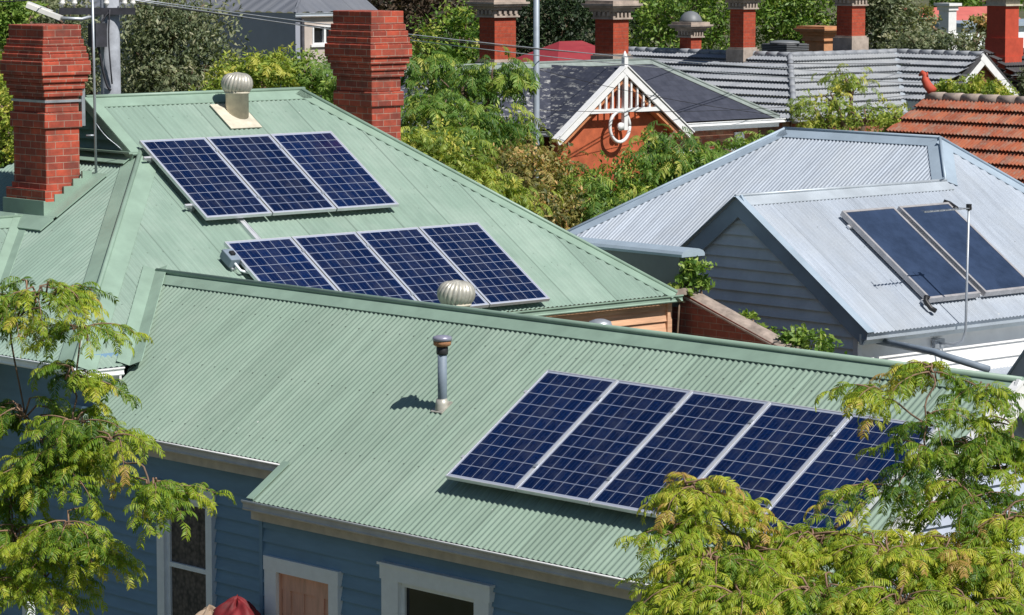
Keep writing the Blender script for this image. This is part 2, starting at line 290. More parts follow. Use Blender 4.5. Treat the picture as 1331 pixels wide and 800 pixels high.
# ------------------------------------------------------------------ mesh helpers
class MB:
    """collects faces in world metres; UV by face direction unless given"""
    def __init__(s): s.v = []; s.f = []; s.uv = {}; s.smooth = set()
    def add(s, vs, fs, uvs=None, smooth=False):
        o = len(s.v); s.v += [tuple(map(float, p)) for p in vs]
        for f in fs:
            if smooth: s.smooth.add(len(s.f))
            s.f.append(tuple(i + o for i in f))
        if uvs is not None:
            for i, q in enumerate(uvs): s.uv[o + i] = q
        return s
    def box(s, lo, hi):
        x0, y0, z0 = lo; x1, y1, z1 = hi
        return s.add([(x0,y0,z0),(x1,y0,z0),(x1,y1,z0),(x0,y1,z0),(x0,y0,z1),(x1,y0,z1),(x1,y1,z1),(x0,y1,z1)],
                     [(0,3,2,1),(4,5,6,7),(0,1,5,4),(1,2,6,5),(2,3,7,6),(3,0,4,7)])
    def obox(s, c, ax, ay, az):
        """box round centre c with half axes"""
        c, ax, ay, az = map(Vector, (c, ax, ay, az))
        vs = [c + i*ax + j*ay + k*az for k in (-1,1) for j in (-1,1) for i in (-1,1)]
        return s.add(vs, [(0,2,3,1),(4,5,7,6),(0,1,5,4),(1,3,7,5),(3,2,6,7),(2,0,4,6)])
    def bar(s, a, b, w, h, up=(0,0,1)):
        a, b = Vector(a), Vector(b); t = (b-a); L = t.length; t.normalize()
        sd = t.cross(Vector(up))
        if sd.length < 1e-4: sd = Vector((1,0,0))
        sd.normalize(); u = sd.cross(t)
        return s.obox((a+b)/2, t*L/2, sd*w/2, u*h/2)
    def prof(s, pts, a, b, ux, vx, caps=True):
        """2D outline pts extruded from a to b"""
        a, b, ux, vx = map(Vector, (a, b, ux, vx)); n = len(pts)
        vs = [a + ux*p + vx*q for p, q in pts] + [b + ux*p + vx*q for p, q in pts]
        fs = [(i, (i+1)%n, n+(i+1)%n, n+i) for i in range(n)]
        if caps: fs += [tuple(range(n))[::-1], tuple(range(n, 2*n))]
        return s.add(vs, fs)
    def tube(s, pts, rs, seg=8, caps=True):
        pts = [Vector(p) for p in pts]
        if not hasattr(rs, '__len__'): rs = [rs]*len(pts)
        vs, fs = [], []; prev = None
        for i, p in enumerate(pts):
            t = (pts[min(i+1,len(pts)-1)] - pts[max(i-1,0)]).normalized()
            if prev is None:
                sd = t.cross(Vector((0.13,0.21,1)))
                if sd.length < 0.1: sd = t.cross(Vector((1,0,0)))
            else: sd = prev - t*prev.dot(t)
            sd.normalize(); prev = sd; u = t.cross(sd)
            for k in range(seg):
                a = 2*math.pi*k/seg; vs.append(p + (sd*math.cos(a)+u*math.sin(a))*rs[i])
        for i in range(len(pts)-1):
            for k in range(seg):
                a, b = i*seg+k, i*seg+(k+1)%seg; fs.append((a, b, b+seg, a+seg))
        if caps: fs += [tuple(range(seg))[::-1], tuple(range(len(vs)-seg, len(vs)))]
        return s.add(vs, fs, smooth=True)
    def lathe(s, c, prof, seg=20, axis=(0,0,1)):
        c = Vector(c); q = Vector((0,0,1)).rotation_difference(Vector(axis))
        vs, fs = [], []
        for r, z in prof:
            for k in range(seg):
                a = 2*math.pi*k/seg; vs.append(c + q @ Vector((r*math.cos(a), r*math.sin(a), z)))
        for i in range(len(prof)-1):
            for k in range(seg):
                a, b = i*seg+k, i*seg+(k+1)%seg; fs.append((a, b, b+seg, a+seg))
        fs += [tuple(range(seg))[::-1], tuple(range(len(vs)-seg, len(vs)))]
        return s.add(vs, fs, smooth=True)
    def poly(s, pts): return s.add(pts, [tuple(range(len(pts)))])
    def slab(s, pts, thick):
        """polygon given thickness along its normal"""
        p = [Vector(q) for q in pts]; n = (p[1]-p[0]).cross(p[2]-p[0]).normalized(); k = len(p)
        return s.add(p + [q - n*thick for q in p], [tuple(range(k)), tuple(range(k, 2*k))[::-1]] + [(i, k+i, k+(i+1)%k, (i+1)%k) for i in range(k)])

ORG = {}
def custom(o, label, cat, group, kind):
    if label: o['label'] = label
    if cat: o['category'] = cat
    if group: o['group'] = group
    if kind: o['kind'] = kind
    return o
def thing(name, loc, label, cat, group=None):
    o = bpy.data.objects.new(name, None); o.empty_display_size = 0.2; COL.objects.link(o)
    o.location = loc; ORG[o] = Vector(loc); return custom(o, label, cat, group, None)
def mesh_of(name, mb, mat, org):
    me = bpy.data.meshes.new(name)
    me.from_pydata([tuple(Vector(p) - org) for p in mb.v], [], mb.f)
    ul = me.uv_layers.new(name='UVMap'); vs = [Vector(p) for p in mb.v]
    for i, p in enumerate(me.polygons):
        if i in mb.smooth: p.use_smooth = True
        n = p.normal; ax = max(range(3), key=lambda k: abs(n[k]))
        for li in p.loop_indices:
            vi = me.loops[li].vertex_index
            if vi in mb.uv: ul.data[li].uv = mb.uv[vi]
            else:
                c = vs[vi]; ul.data[li].uv = (c.y, c.z) if ax == 0 else ((c.x, c.z) if ax == 1 else (c.x, c.y))
    me.materials.append(M[mat]); me.update(); return me
def bevel(o, w=0.006):
    b = o.modifiers.new('Bevel', 'BEVEL'); b.width = w; b.segments = 2; b.limit_method = 'ANGLE'
    return o
def part(name, mb, mat, parent, label=None, kind=None):
    org = ORG[parent]; o = bpy.data.objects.new(name, mesh_of(name, mb, mat, org))
    COL.objects.link(o); o.parent = parent; ORG[o] = org
    return custom(o, label, None, None, kind)
def solo(name, mb, mat, label, cat, group=None, kind=None, org=(0,0,0)):
    org = Vector(org); o = bpy.data.objects.new(name, mesh_of(name, mb, mat, org))
    COL.objects.link(o); o.location = org; ORG[o] = org
    return custom(o, label, cat, group, kind)
def copy_tree(o, parent=None):
    c = o.copy(); COL.objects.link(c)
    if parent: c.parent = parent
    for ch in [x for x in o.children]: copy_tree(ch, c)
    return c

def span(poly, u):
    lo, hi = 1e9, -1e9; n = len(poly)
    for i in range(n):
        (a, p), (b, q) = poly[i], poly[(i+1) % n]
        if a == b:
            if abs(a-u) < 1e-9: lo = min(lo, p, q); hi = max(hi, p, q)
        elif min(a, b) - 1e-9 <= u <= max(a, b) + 1e-9:
            v = p + (q-p)*(u-a)/(b-a); lo = min(lo, v); hi = max(hi, v)
    return lo, hi
def sheet(mb, poly, org, u, v, pitch=0.076, amp=0.0068, seg=8, gauge=None, step=0.03, square=False):
    """a roof face: corrugations (or tile courses of height gauge) filling the outline poly of (along eave, down slope)"""
    org, u, v = map(Vector, (org, u, v)); n = u.cross(v).normalized()
    if n.z < 0: n = -n
    us = [p[0] for p in poly]; u0, u1 = min(us), max(us)
    k0, k1 = math.ceil(u0*seg/pitch), math.floor(u1*seg/pitch)
    xs = sorted(set([k*pitch/seg for k in range(k0, k1+1)] + [p[0]+d for p in poly for d in (-1e-3, 1e-3) if u0 <= p[0]+d <= u1] + [u0, u1]))
    wave = (lambda x: amp*max(-1, min(1, 2.2*math.sin(2*math.pi*x/pitch)))) if square else (lambda x: amp*math.sin(2*math.pi*x/pitch))
    cols = []
    for x in xs:
        lo, hi = span(poly, x)
        cols.append((x, lo, max(lo, hi), wave(x)))
    if gauge is None:
        vs, uv, fs = [], [], []
        for x, lo, hi, w in cols:
            for q in (lo, hi): vs.append(org + u*x + v*q + n*w); uv.append((x, q))
        for i in range(len(cols)-1): fs.append((2*i, 2*i+1, 2*i+3, 2*i+2))
        mb.add(vs, fs, uv, smooth=True); return
    vmax = max(p[1] for p in poly); k = 0
    while k*gauge < vmax:
        a, b = k*gauge, (k+1)*gauge; vs, uv, fs = [], [], []; ok = []
        for x, lo, hi, w in cols:
            p, q = max(lo, a), min(hi, b); good = q > p + 1e-6
            if not good: p = q = min(max(lo, a), b)
            f0, f1 = (p-a)/gauge*step, (q-a)/gauge*step
            pp = p - 0.07 if (good and p == a and k > 0) else p
            vs += [org+u*x+v*pp+n*(w+(pp-a)/gauge*step), org+u*x+v*q+n*(w+f1), org+u*x+v*(q-0.05)+n*(w+0.004)]
            uv += [(x, p+1e-3), (x, q-1e-3), (x, q-1e-3)]; ok.append(good)
        for i in range(len(cols)-1):
            if ok[i] or ok[i+1]:
                fs += [(3*i, 3*i+1, 3*i+4, 3*i+3), (3*i+1, 3*i+2, 3*i+5, 3*i+4)]
        mb.add(vs, fs, uv); k += 1
def cap(mb, a, b, n1, n2, w=0.17, h=0.014, roll=0.024, valley=False):
    """folded flashing over a ridge or hip with a roll, or along a valley"""
    a, b, n1, n2 = map(Vector, (a, b, n1, n2)); n1.normalize(); n2.normalize(); t = (b-a).normalized()
    for n, m in ((n1, n2), (n2, n1)):
        s = n.cross(t)
        if (s.dot(m) > 0) != valley: s = -s
        o = n*h
        mb.add([a+o, b+o, b+o+s*w, a+o+s*w, a+s*(w+0.004)+n*(h-0.008), b+s*(w+0.004)+n*(h-0.008)], [(0,1,2,3), (3,2,5,4)])
    if roll:
        up = (n1+n2).normalized(); mb.tube([a+up*(h+roll*0.4), b+up*(h+roll*0.4)], roll, 10)
def boards(mb, p0, ud, out, rng, z0, z1, holes=(), ex=0.145, lip=0.032, top=0.0):
    """lapped weatherboards on the plane through p0; rng is (u0,u1) or a function of z"""
    p0, ud, out = map(Vector, (p0, ud, out)); fn = rng if callable(rng) else (lambda z: rng)
    k = 0
    while z0 + k*ex < z1 - 1e-6:
        a, b = z0+k*ex, min(z0+(k+1)*ex, z1); k += 1
        cuts = sorted(set([a, b] + [z for h in holes for z in h[2:4] if a < z < b]))
        for c, d in zip(cuts[:-1], cuts[1:]):
            segs = [(0.0, 1.0, None)]
            (l0, r0), (l1, r1) = fn(c), fn(d)
            cutl = sorted([h for h in holes if h[2] <= c + 1e-6 and h[3] >= d - 1e-6])
            rngs = []; cl, cl2 = l0, l1
            for h in cutl: rngs.append((cl, cl2, h[0], h[0])); cl = cl2 = h[1]
            rngs.append((cl, cl2, r0, r1))
            for x0, x1, y0, y1 in rngs:
                if y0 <= x0 and y1 <= x1: continue
                o0 = lip + (top-lip)*(c-a)/ex; o1 = lip + (top-lip)*(d-a)/ex
                q = lambda x, z, o: p0 + ud*x + out*o + Vector((0,0,z))
                vs = [q(x0,c,o0), q(y0,c,o0), q(y1,d,o1), q(x1,d,o1), q(x0,c,-0.02), q(y0,c,-0.02)]
                fs = [(0,1,2,3)]
                if c == a: fs.append((4,5,1,0))
                mb.add(vs, fs)
def V(*a): return Vector(a)
X, Y, Z = V(1,0,0), V(0,1,0), V(0,0,1)

# ------------------------------------------------------------------ foliage
rng = np.random.default_rng(11)
def np_mesh(name, verts, quads, tone, mat, org):
    verts = np.asarray(verts, np.float32) - np.asarray(org, np.float32); quads = np.asarray(quads, np.int32)
    me = bpy.data.meshes.new(name); nv, nf = len(verts), len(quads)
    me.vertices.add(nv); me.vertices.foreach_set('co', verts.ravel())
    me.loops.add(nf*4); me.loops.foreach_set('vertex_index', quads.ravel())
    me.polygons.add(nf); me.polygons.foreach_set('loop_start', np.arange(nf, dtype=np.int32)*4)
    a = me.attributes.new('tone', 'FLOAT', 'POINT'); a.data.foreach_set('value', np.asarray(tone, np.float32))
    me.materials.append(M[mat]); me.update(calc_edges=True); return me
def frond(seed, elev):
    """one drooping twice-feathered leaf of unit length: midrib along +x, gravity -z"""
    r = np.random.default_rng(seed); vs, tn = [], []
    n = 24; ang = elev; p = np.zeros(3); pts = [p.copy()]; bend = r.uniform(1.3, 2.2)
    for i in range(n):
        ang -= bend/n*(0.5+i/n); p = p + np.array([math.cos(ang), 0, math.sin(ang)])/n; pts.append(p.copy())
    pts = np.array(pts)
    def quad(a, b, c, d, t): vs.extend((a, b, c, d)); tn.extend((t,)*4)
    for i in range(0, n, 3):
        a, b = pts[i], pts[min(i+3, n)]; w = np.array([0, 0.006, 0]); quad(a-w, a+w, b+w, b-w, 0.75)
    np_ = 12
    for k in range(np_):
        t = 0.10 + 0.90*k/(np_-1); i = min(int(t*n), n-1); c = pts[i]; f = pts[i+1]-pts[i]; f /= np.linalg.norm(f)
        L = (0.17 + 0.15*math.sin(math.pi*min(1, t*0.8+0.15)))*r.uniform(0.8, 1.15)
        for sd in (-1, 1):
            d = f*r.uniform(0.25, 0.6) + np.array([0, sd*1.0, 0]) + np.array([0, 0, r.uniform(-0.35, 0.0)])
            d /= np.linalg.norm(d); m = 3; q = c.copy(); tj = r.uniform(-0.10, 0.10); ws = (0.010, 0.026, 0.022, 0.004)
            tilt = r.uniform(-0.6, 0.6)
            for j in range(m):
                d = d + np.array([0, 0, -0.16 - 0.09*j]); d /= np.linalg.norm(d)
                q2 = q + d*L/m
                s = np.cross(d, f); s /= (np.linalg.norm(s)+1e-6); g_ = np.cross(s, d) + s*tilt; g_ /= np.linalg.norm(g_)
                quad(q-g_*ws[j], q2-g_*ws[j+1], q2+g_*ws[j+1], q+g_*ws[j], tj+0.08*t)
                q = q2
    return np.array(vs), np.array(tn)
FR = [frond(i, e) for i, e in enumerate((-0.2, 0.0, 0.15, 0.3, 0.5, 0.7, 0.1, -0.1))]
def fronds(spots):
    """spots: (x, y, z, size, tone, heading) -> verts, quads, tone"""
    vs, tn = [], []
    for x, y, z, sz, t, a in spots:
        T, tt = FR[rng.integers(len(FR))]
        roll = rng.normal(0, 0.3); c, sn = math.cos(a), math.sin(a); W = T*sz
        W = np.stack([W[:,0], W[:,1]*math.cos(roll)-W[:,2]*math.sin(roll), W[:,1]*math.sin(roll)+W[:,2]*math.cos(roll)], 1)
        W = np.stack([W[:,0]*c-W[:,1]*sn, W[:,0]*sn+W[:,1]*c, W[:,2]], 1) + np.array([x, y, z])
        vs.append(W); tn.append(np.clip(np.repeat(tt, 1) + t + rng.normal(0, 0.09), 0, 1))
    v = np.concatenate(vs); return v, np.arange(len(v)).reshape(-1, 4), np.concatenate([np.repeat(q, 1) for q in tn])
def curve(a, b, sag=0.15, n=7, wob=0.06):
    a, b = Vector(a), Vector(b); L = (b-a).length; out = []
    w = [Vector(rng.normal(0, wob*L*0.3, 3)) for _ in range(3)]
    for i in range(n):
        t = i/(n-1); e = math.sin(math.pi*t)
        out.append(a.lerp(b, t) + Vector((0,0,1))*sag*L*e + (w[0]*math.sin(math.pi*t) + w[1]*math.sin(2*math.pi*t))*1.0)
    return out
def feather_tree(name, label, base, fork, clusters, mat, group=None, size=0.36, trunk_r=0.13, dens=0.4):
    """clusters: (x,y,z,rh,rv,count,tone)"""
    t = thing(name, base, label, 'tree', group); tb = MB(); tw = MB()
    fork = Vector(fork)
    tb.tube(curve(base, fork, 0.0, 8, 0.04), [trunk_r*(1-0.5*i/7) for i in range(8)], 10)
    spots = []; placed = [(fork, trunk_r*0.34)]
    for x, y, z, rh, rv, cnt, tone in sorted(clusters, key=lambda q: (Vector(q[:3])-fork).length):
        c = Vector((x, y, z)); low = c - Vector((0, 0, rv*0.8))
        src, r_in = min(placed, key=lambda q: (q[0]-low).length + 0.35*(q[0]-fork).length)
        limb = curve(src, low, 0.05, 9, 0.12); r_out = max(0.008, r_in*0.62); tb.tube(limb, [r_in*0.9+(r_out-r_in*0.9)*i/8 for i in range(9)], 7); placed.append((low, r_out))
        for k in range(max(2, int(round(cnt*dens)))):
            d = rng.normal(0, 1, 3); d /= np.linalg.norm(d); rr = rng.uniform(0.1, 0.8)
            p = Vector((x+d[0]*rh*rr, y+d[1]*rh*rr, z+d[2]*rv*rr)); st = limb[rng.integers(7, 9)]
            hd = math.atan2(d[1], d[0]) + rng.normal(0, 0.5); Ls = size*rng.uniform(0.9, 1.7)
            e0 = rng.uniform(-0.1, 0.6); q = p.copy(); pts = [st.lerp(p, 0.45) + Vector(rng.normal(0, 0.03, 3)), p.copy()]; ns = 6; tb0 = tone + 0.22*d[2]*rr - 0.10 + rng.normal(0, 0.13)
            for i in range(ns):
                e0 -= rng.uniform(0.08, 0.26); hd += rng.normal(0, 0.12)
                q = q + Vector((math.cos(hd)*math.cos(e0), math.sin(hd)*math.cos(e0), math.sin(e0)))*Ls/ns; pts.append(q.copy())
                for sd in (-1, 1):
                    if rng.uniform() < 0.12: continue
                    spots.append((q.x, q.y, q.z, size*rng.uniform(0.55, 0.95)*(1-0.05*i), tb0 + 0.05*i - 0.08, hd + sd*rng.uniform(0.5, 1.35)))
            spots.append((q.x, q.y, q.z, size*0.75, tb0 + 0.25, hd))
            tw.tube(pts, [0.009, 0.008] + [0.007-0.0008*i for i in range(ns)], 5)
    part('trunk', tb, 'bark', t); part('twigs', tw, 'twig', t)
    v, q, tn = fronds(spots)
    o = bpy.data.objects.new('crown', np_mesh('crown', v, q, tn, mat, base)); COL.objects.link(o); o.parent = t
    return t
def crown_mesh(ell, n, size, flat=0.5, hang=0.0, clump=0.28):
    """leaf faces gathered in clumps through the volume of ellipsoids (x,y,z,rh,rv)"""
    E_ = np.array([e[:5] for e in ell]); wts = E_[:,3]**1.5*E_[:,4]**0.7; wts /= wts.sum()
    per = 26; m = max(8, n//per); idx = rng.choice(len(E_), m, p=wts); e = E_[idx]
    d = rng.normal(0, 1, (m, 3)); d /= np.linalg.norm(d, axis=1)[:,None]
    rr = rng.uniform(0.1, 1, m)**0.4*rng.uniform(0.85, 1.15, m)
    rr = np.where(rng.uniform(0, 1, m) < 0.22, rng.uniform(1.0, 1.42, m), rr)
    cc = e[:,:3] + d*np.stack([e[:,3], e[:,3], e[:,4]], 1)*rr[:,None]
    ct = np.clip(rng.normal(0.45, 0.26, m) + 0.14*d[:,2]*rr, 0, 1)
    cr = np.minimum(e[:,3], e[:,4])*clump*rng.uniform(0.6, 1.3, m) + size*0.8
    off = rng.normal(0, 1, (m, per, 3))*cr[:,None,None]*np.array([0.62, 0.62, 0.42])
    off[:,:,2] -= np.abs(off[:,:,0]+off[:,:,1])*hang
    P = (cc[:,None,:] + off).reshape(-1, 3); N = len(P)
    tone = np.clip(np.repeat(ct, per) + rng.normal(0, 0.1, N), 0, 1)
    nrm = rng.normal(0, 1, (N, 3)); nrm[:,2] += flat*1.6; nrm += np.repeat(d, per, 0)*0.5; nrm /= np.linalg.norm(nrm, axis=1)[:,None]
    a = np.cross(nrm, rng.normal(0, 1, (N, 3))); a /= np.linalg.norm(a, axis=1)[:,None]
    a[:,2] -= hang*1.2; a /= np.linalg.norm(a, axis=1)[:,None]; b = np.cross(nrm, a)
    s = (size*rng.uniform(0.6, 1.35, N))[:,None]; w = 0.42
    v = np.stack([P-a*s, P-b*s*w+nrm*s*0.1, P+a*s, P+b*s*w+nrm*s*0.1], 1).reshape(-1, 3)
    return v, np.arange(len(v)).reshape(-1, 4), np.repeat(tone, 4)
def tree(name, label, ell, mat, n=7000, size=0.07, flat=0.5, hang=0.0, group=None, trunk=None, base=None, clump=0.28, tr=None, fr=0, frs=0.4):
    ell = [tuple(e) for e in ell]
    cx = sum(e[0]*e[3] for e in ell)/sum(e[3] for e in ell); cy = sum(e[1]*e[3] for e in ell)/sum(e[3] for e in ell)
    # thicken the crown in depth: each lobe gets a companion further in
    cat = 'tree' if name.endswith(('tree', 'sapling')) else 'shrub'
    base = base or (cx, cy, 0.0); t = thing(name, base, label, cat, group)
    zlow = min(e[2]-e[4] for e in ell); fork = Vector((cx, cy, max(0.4, zlow*0.85)))
    r = tr or 0.05 + 0.035*max(e[2]+e[4] for e in ell)*0.6
    tb = MB(); tb.tube(curve(base, fork, 0, 6, 0.05), [r*(1-0.35*i/5) for i in range(6)], 8)
    for e in ell:
        c = Vector(e[:3]); lb = curve(fork, c, 0.05, 6, 0.1); tb.tube(lb, [r*0.55*(1-0.7*i/5) for i in range(6)], 6)
        for k in range(3):
            d = Vector(rng.normal(0, 1, 3)).normalized()
            tb.tube(curve(lb[4], c + Vector((d.x*e[3], d.y*e[3], abs(d.z)*e[4]))*0.85, 0.05, 4, 0.1), [r*0.2, r*0.15, r*0.1, r*0.05], 5)
    part('trunk', tb, 'bark', t)
    v, q, tn = crown_mesh(ell, n, size, flat, hang, clump)
    if fr:
        E_ = np.array([e[:5] for e in ell]); wt = E_[:,3]*E_[:,4]; wt = wt/wt.sum(); sp = []
        for k in range(fr//7):
            e = E_[rng.choice(len(E_), p=wt)]; d = rng.normal(0, 1, 3); d /= np.linalg.norm(d); d[2] = d[2]*0.8+0.15; r_ = rng.uniform(0.6, 1.15)
            p_ = e[:3] + d*np.array([e[3], e[3], e[4]])*r_; a_ = math.atan2(d[1], d[0]); t_ = float(np.clip(rng.normal(0.34, 0.24), 0, 0.95))
            for j in range(7):
                w_ = rng.normal(0, 0.16, 3); sp.append((p_[0]+w_[0], p_[1]+w_[1], p_[2]+w_[2]*0.6, frs*rng.uniform(0.7, 1.3), t_, a_ + rng.normal(0, 1.0)))
        v2, q2, t2 = fronds(sp); q = np.concatenate([q, q2+len(v)]); v = np.concatenate([v, v2]); tn = np.concatenate([tn, t2])
    o = bpy.data.objects.new('crown', np_mesh('crown', v, q, tn, mat, base)); COL.objects.link(o); o.parent = t
    return t

# ------------------------------------------------------------------ setting
g = MB(); g.add([(-900,-300,0),(300,-300,0),(300,900,0),(-900,900,0)], [(0,1,2,3)])
solo('ground', g, 'ground', None, None, kind='structure')

# ------------------------------------------------------------------ the green-roofed house
PM, PW = R(32.53), R(34.26); tm, tw_ = math.tan(PM), math.tan(PW)
XR, ZR, XE = -34.25, 7.02, -30.0
nA = V(math.sin(PM), 0, math.cos(PM)); dA = V(math.cos(PM), 0, -math.sin(PM))
nB = V(0, -math.sin(PM), math.cos(PM)); dB = V(0, -math.cos(PM), -math.sin(PM))
nA2 = V(-nA.x, 0, nA.z); dA2 = V(-dA.x, 0, dA.z)
sA = lambda x: (x-XR)/math.cos(PM)
zA = lambda x: ZR - tm*(x-XR)
zB = lambda y: 6.39 - tm*(23.76-y)
YW, ZW = 22.53, 5.11
nW = V(0, -math.sin(PW), math.cos(PW)); dW = V(0, -math.cos(PW), -math.sin(PW))
nW2 = V(0, math.sin(PW), math.cos(PW)); dW2 = V(0, math.cos(PW), -math.sin(PW))
sW = lambda y: (YW-y)/math.cos(PW)
zW = lambda y: ZW - tw_*(YW-y)

house = thing('weatherboard_house', (-30, 22, 0), 'blue weatherboard house under pale green corrugated iron roofs carrying the solar panels', 'house')
rf = MB()
sheet(rf, [(23.66,0),(27.08,0),(30.05,sA(-30.15)),(22.6,sA(-30.15)),(22.6,sA(-29.93)),(20.41,sA(-29.93)),(23.76,sA(-33.28)),(23.66,sA(-33.28))], (XR,0,ZR), Y, dA, amp=0.0085)
sheet(rf, [(-35.2,0),(-33.28,0),(-30.0,3.28/math.cos(PM)),(-38.48,3.28/math.cos(PM))], (0,23.76,6.39), X, dB, amp=0.0085)
sheet(rf, [(23.66,0),(27.08,0),(30.06,5.05),(20.48,5.05),(23.76,1.15),(23.66,1.15)], (XR,0,ZR), Y, dA2)
db2 = V(0, 2.98, -2.71).normalized()
sheet(rf, [(-34.25,0),(-30.0,4.03),(-38.5,4.03)], (0,27.08,ZR), X, db2)
main_roof = part('roof', rf, 'green_old', house)
lw = MB(); XL, ZL = -34.05, 5.59
sheet(lw, [(22.52,0),(20.3,2.22/math.cos(PM)),(15.5,2.22/math.cos(PM)),(15.5,0)], (XL,0,ZL), Y, dA)
sheet(lw, [(22.52,0),(20.3,2.22/math.cos(PM)),(15.5,2.22/math.cos(PM)),(15.5,0)], (XL,0,ZL), Y, dA2)
left_roof = part('roof', lw, 'green_old', house, 'weathered roof of the low side wing behind the brick chimney')
wr = MB()
sheet(wr, [(-31.255,0),(-18.3,0),(-18.3,sW(19.95)),(-26.18,sW(19.95)),(-26.18,sW(20.42)),(-29.93,sW(20.42)),(-29.93,sW(21.12))], (0,YW,ZW), X, dW)
sheet(wr, [(-31.255,0),(-18.3,0),(-18.3,2.9),(-29.5,2.9)], (0,YW,ZW), X, dW2)
wing_roof = part('roof', wr, 'green_roof', house, 'long front wing of the roof carrying five panels')
# cappings and flashings
cp = MB(); nE = V(0, 2.71, 2.98).normalized()
cap(cp, (XR,23.62,ZR), (XR,27.12,ZR), nA, nA2, 0.2)
cap(cp, (XR,27.05,ZR), (-30.16,30.05,zA(-30.16)), nA, nE, 0.17)
cap(cp, (XR,27.05,ZR), (-38.5,30.06,zA(-30.0)), nA2, nE, 0.17)
part('ridge_capping', cp, 'green_trim', main_roof)
hp = MB(); hipA, hipB = V(-33.28,23.76,6.39), V(-29.99,20.47,zA(-29.99))
cap(hp, hipA, hipB, nA, nB, 0.24, 0.018, 0.03)
part('hip_capping', hp, 'green_trim', main_roof)
bg = MB(); up = nA*0.02
a, b = V(XR,23.6,ZR), V(-33.2,23.6,zA(-33.2))
bg.obox((a+b)/2 + nA*0.012 + V(0,0.06,0), (b-a)/2, Y*0.09, nA*0.012)
bg.obox((a+b)/2 - nA*0.035 + V(0,-0.02,0), (b-a)/2, Y*0.012, nA*0.05)
a2, b2 = V(XR,23.6,ZR), V(-35.3,23.6,zA(-33.2))
bg.obox((a2+b2)/2 + nA2*0.012 + V(0,0.06,0), (b2-a2)/2, Y*0.09, nA2*0.012)
part('bargeboard', bg, 'green_trim', main_roof)
lv = MB()
boards(lv, (0,23.74,0), X, -Y, lambda z: (XR-(ZR-z)/tm, XR+(ZR-z)/tm), 6.40, 6.98, ex=0.115, lip=0.07, top=-0.02)
part('louvre_vent', lv, 'green_dark', main_roof)
fl = MB(); fl.box((-35.3,23.52,6.375), (-33.2,23.76,6.40)); fl.obox((-34.25,23.60,6.345), X*1.0, dB*0.16, nB*0.006)
part('apron_flashing', fl, 'green_trim', main_roof)
vl = MB()
cap(vl, (-29.9,21.15,zA(-29.9)), (-31.29,YW,zA(-31.29)), nA, nW, 0.16, 0.022, 0, valley=True)
part('valley_flashing', vl, 'green_trim', wing_roof)
v2 = MB()
cap(v2, (XL,22.52,ZL), (XL+2.22,20.3,ZL-2.22*tm), nA, nB, 0.12, 0.02, 0, valley=True)
cap(v2, (XL,15.5,ZL), (XL,22.5,ZL), nA, nA2, 0.19, 0.016, 0.02)
part('flashing', v2, 'green_trim', left_roof)
wc = MB(); cap(wc, (-31.27,YW,ZW), (-18.28,YW,ZW), nW, nW2, 0.185, 0.016, 0.032)
part('ridge_capping', wc, 'green_trim', wing_roof)
st = MB(); zz = zW(20.2)
st.obox((-26.13, 20.185, zz+0.012), X*0.055, dW*0.29, nW*0.006)
part('edge_flashing', st, 'green_trim', wing_roof)

# gutters, fascias and friezes
GP = [(0,0),(0.105,0),(0.115,0.015),(0.105,0.03),(0.105,0.065),(0.125,0.08),(0.125,0.095),(0.10,0.095),(0.095,0.012),(0.0,0.012)]
def gutter(x0, x1, y, ztop, mat, roof_obj, capmat=None):
    gmb = MB(); gmb.prof(GP, (x0,y,ztop-0.095), (x1,y,ztop-0.095), -Y, Z); part('gutter', gmb, mat, house)
    bead = MB(); bead.tube([(x0,y-0.122,ztop), (x1,y-0.122,ztop)], 0.010, 8); part('gutter_bead', bead, 'white', roof_obj)
gutter(-29.9, -26.16, 20.515, 3.662, 'taupe', wing_roof)
gutter(-26.24, -18.35, 20.045, 3.342, 'taupe', wing_roof)
fz = MB()
fz.box((-29.9,20.52,3.45),(-25.9,20.56,3.562)); fz.box((-26.25,20.05,3.135),(-18.5,20.09,3.242)); fz.box((-26.25,20.09,3.19),(-18.5,20.2,3.236)); fz.box((-29.9,20.56,3.50),(-25.95,20.72,3.545)); fz.box((-26.25,20.092,3.20),(-26.215,20.52,3.40))
part('frieze', fz, 'taupe2', house)
gw = MB(); gw.prof(GP, (-30.0,20.40,zA(-29.93)-0.10), (-30.0,21.07,zA(-29.93)-0.10), X, Z)
gw.box((-30.12,20.5,zA(-29.93)-0.19),(-29.985,21.1,zA(-29.93)-0.115))
part('gutter', gw, 'white', house, 'short white gutter between the hip and the wing roof')
gl = MB(); gl.prof(GP, (-34.0,20.53,4.205), (-29.9,20.53,4.205), -Y, Z); part('gutter', gl, 'trim_white', house)
ge = MB(); ge.prof(GP, (-30.22,22.7,zA(-30.15)-0.10), (-30.22,30.12,zA(-30.15)-0.10), X, Z)
part('gutter', ge, 'green_trim', house, 'green gutter along the eave above bare timber boards')
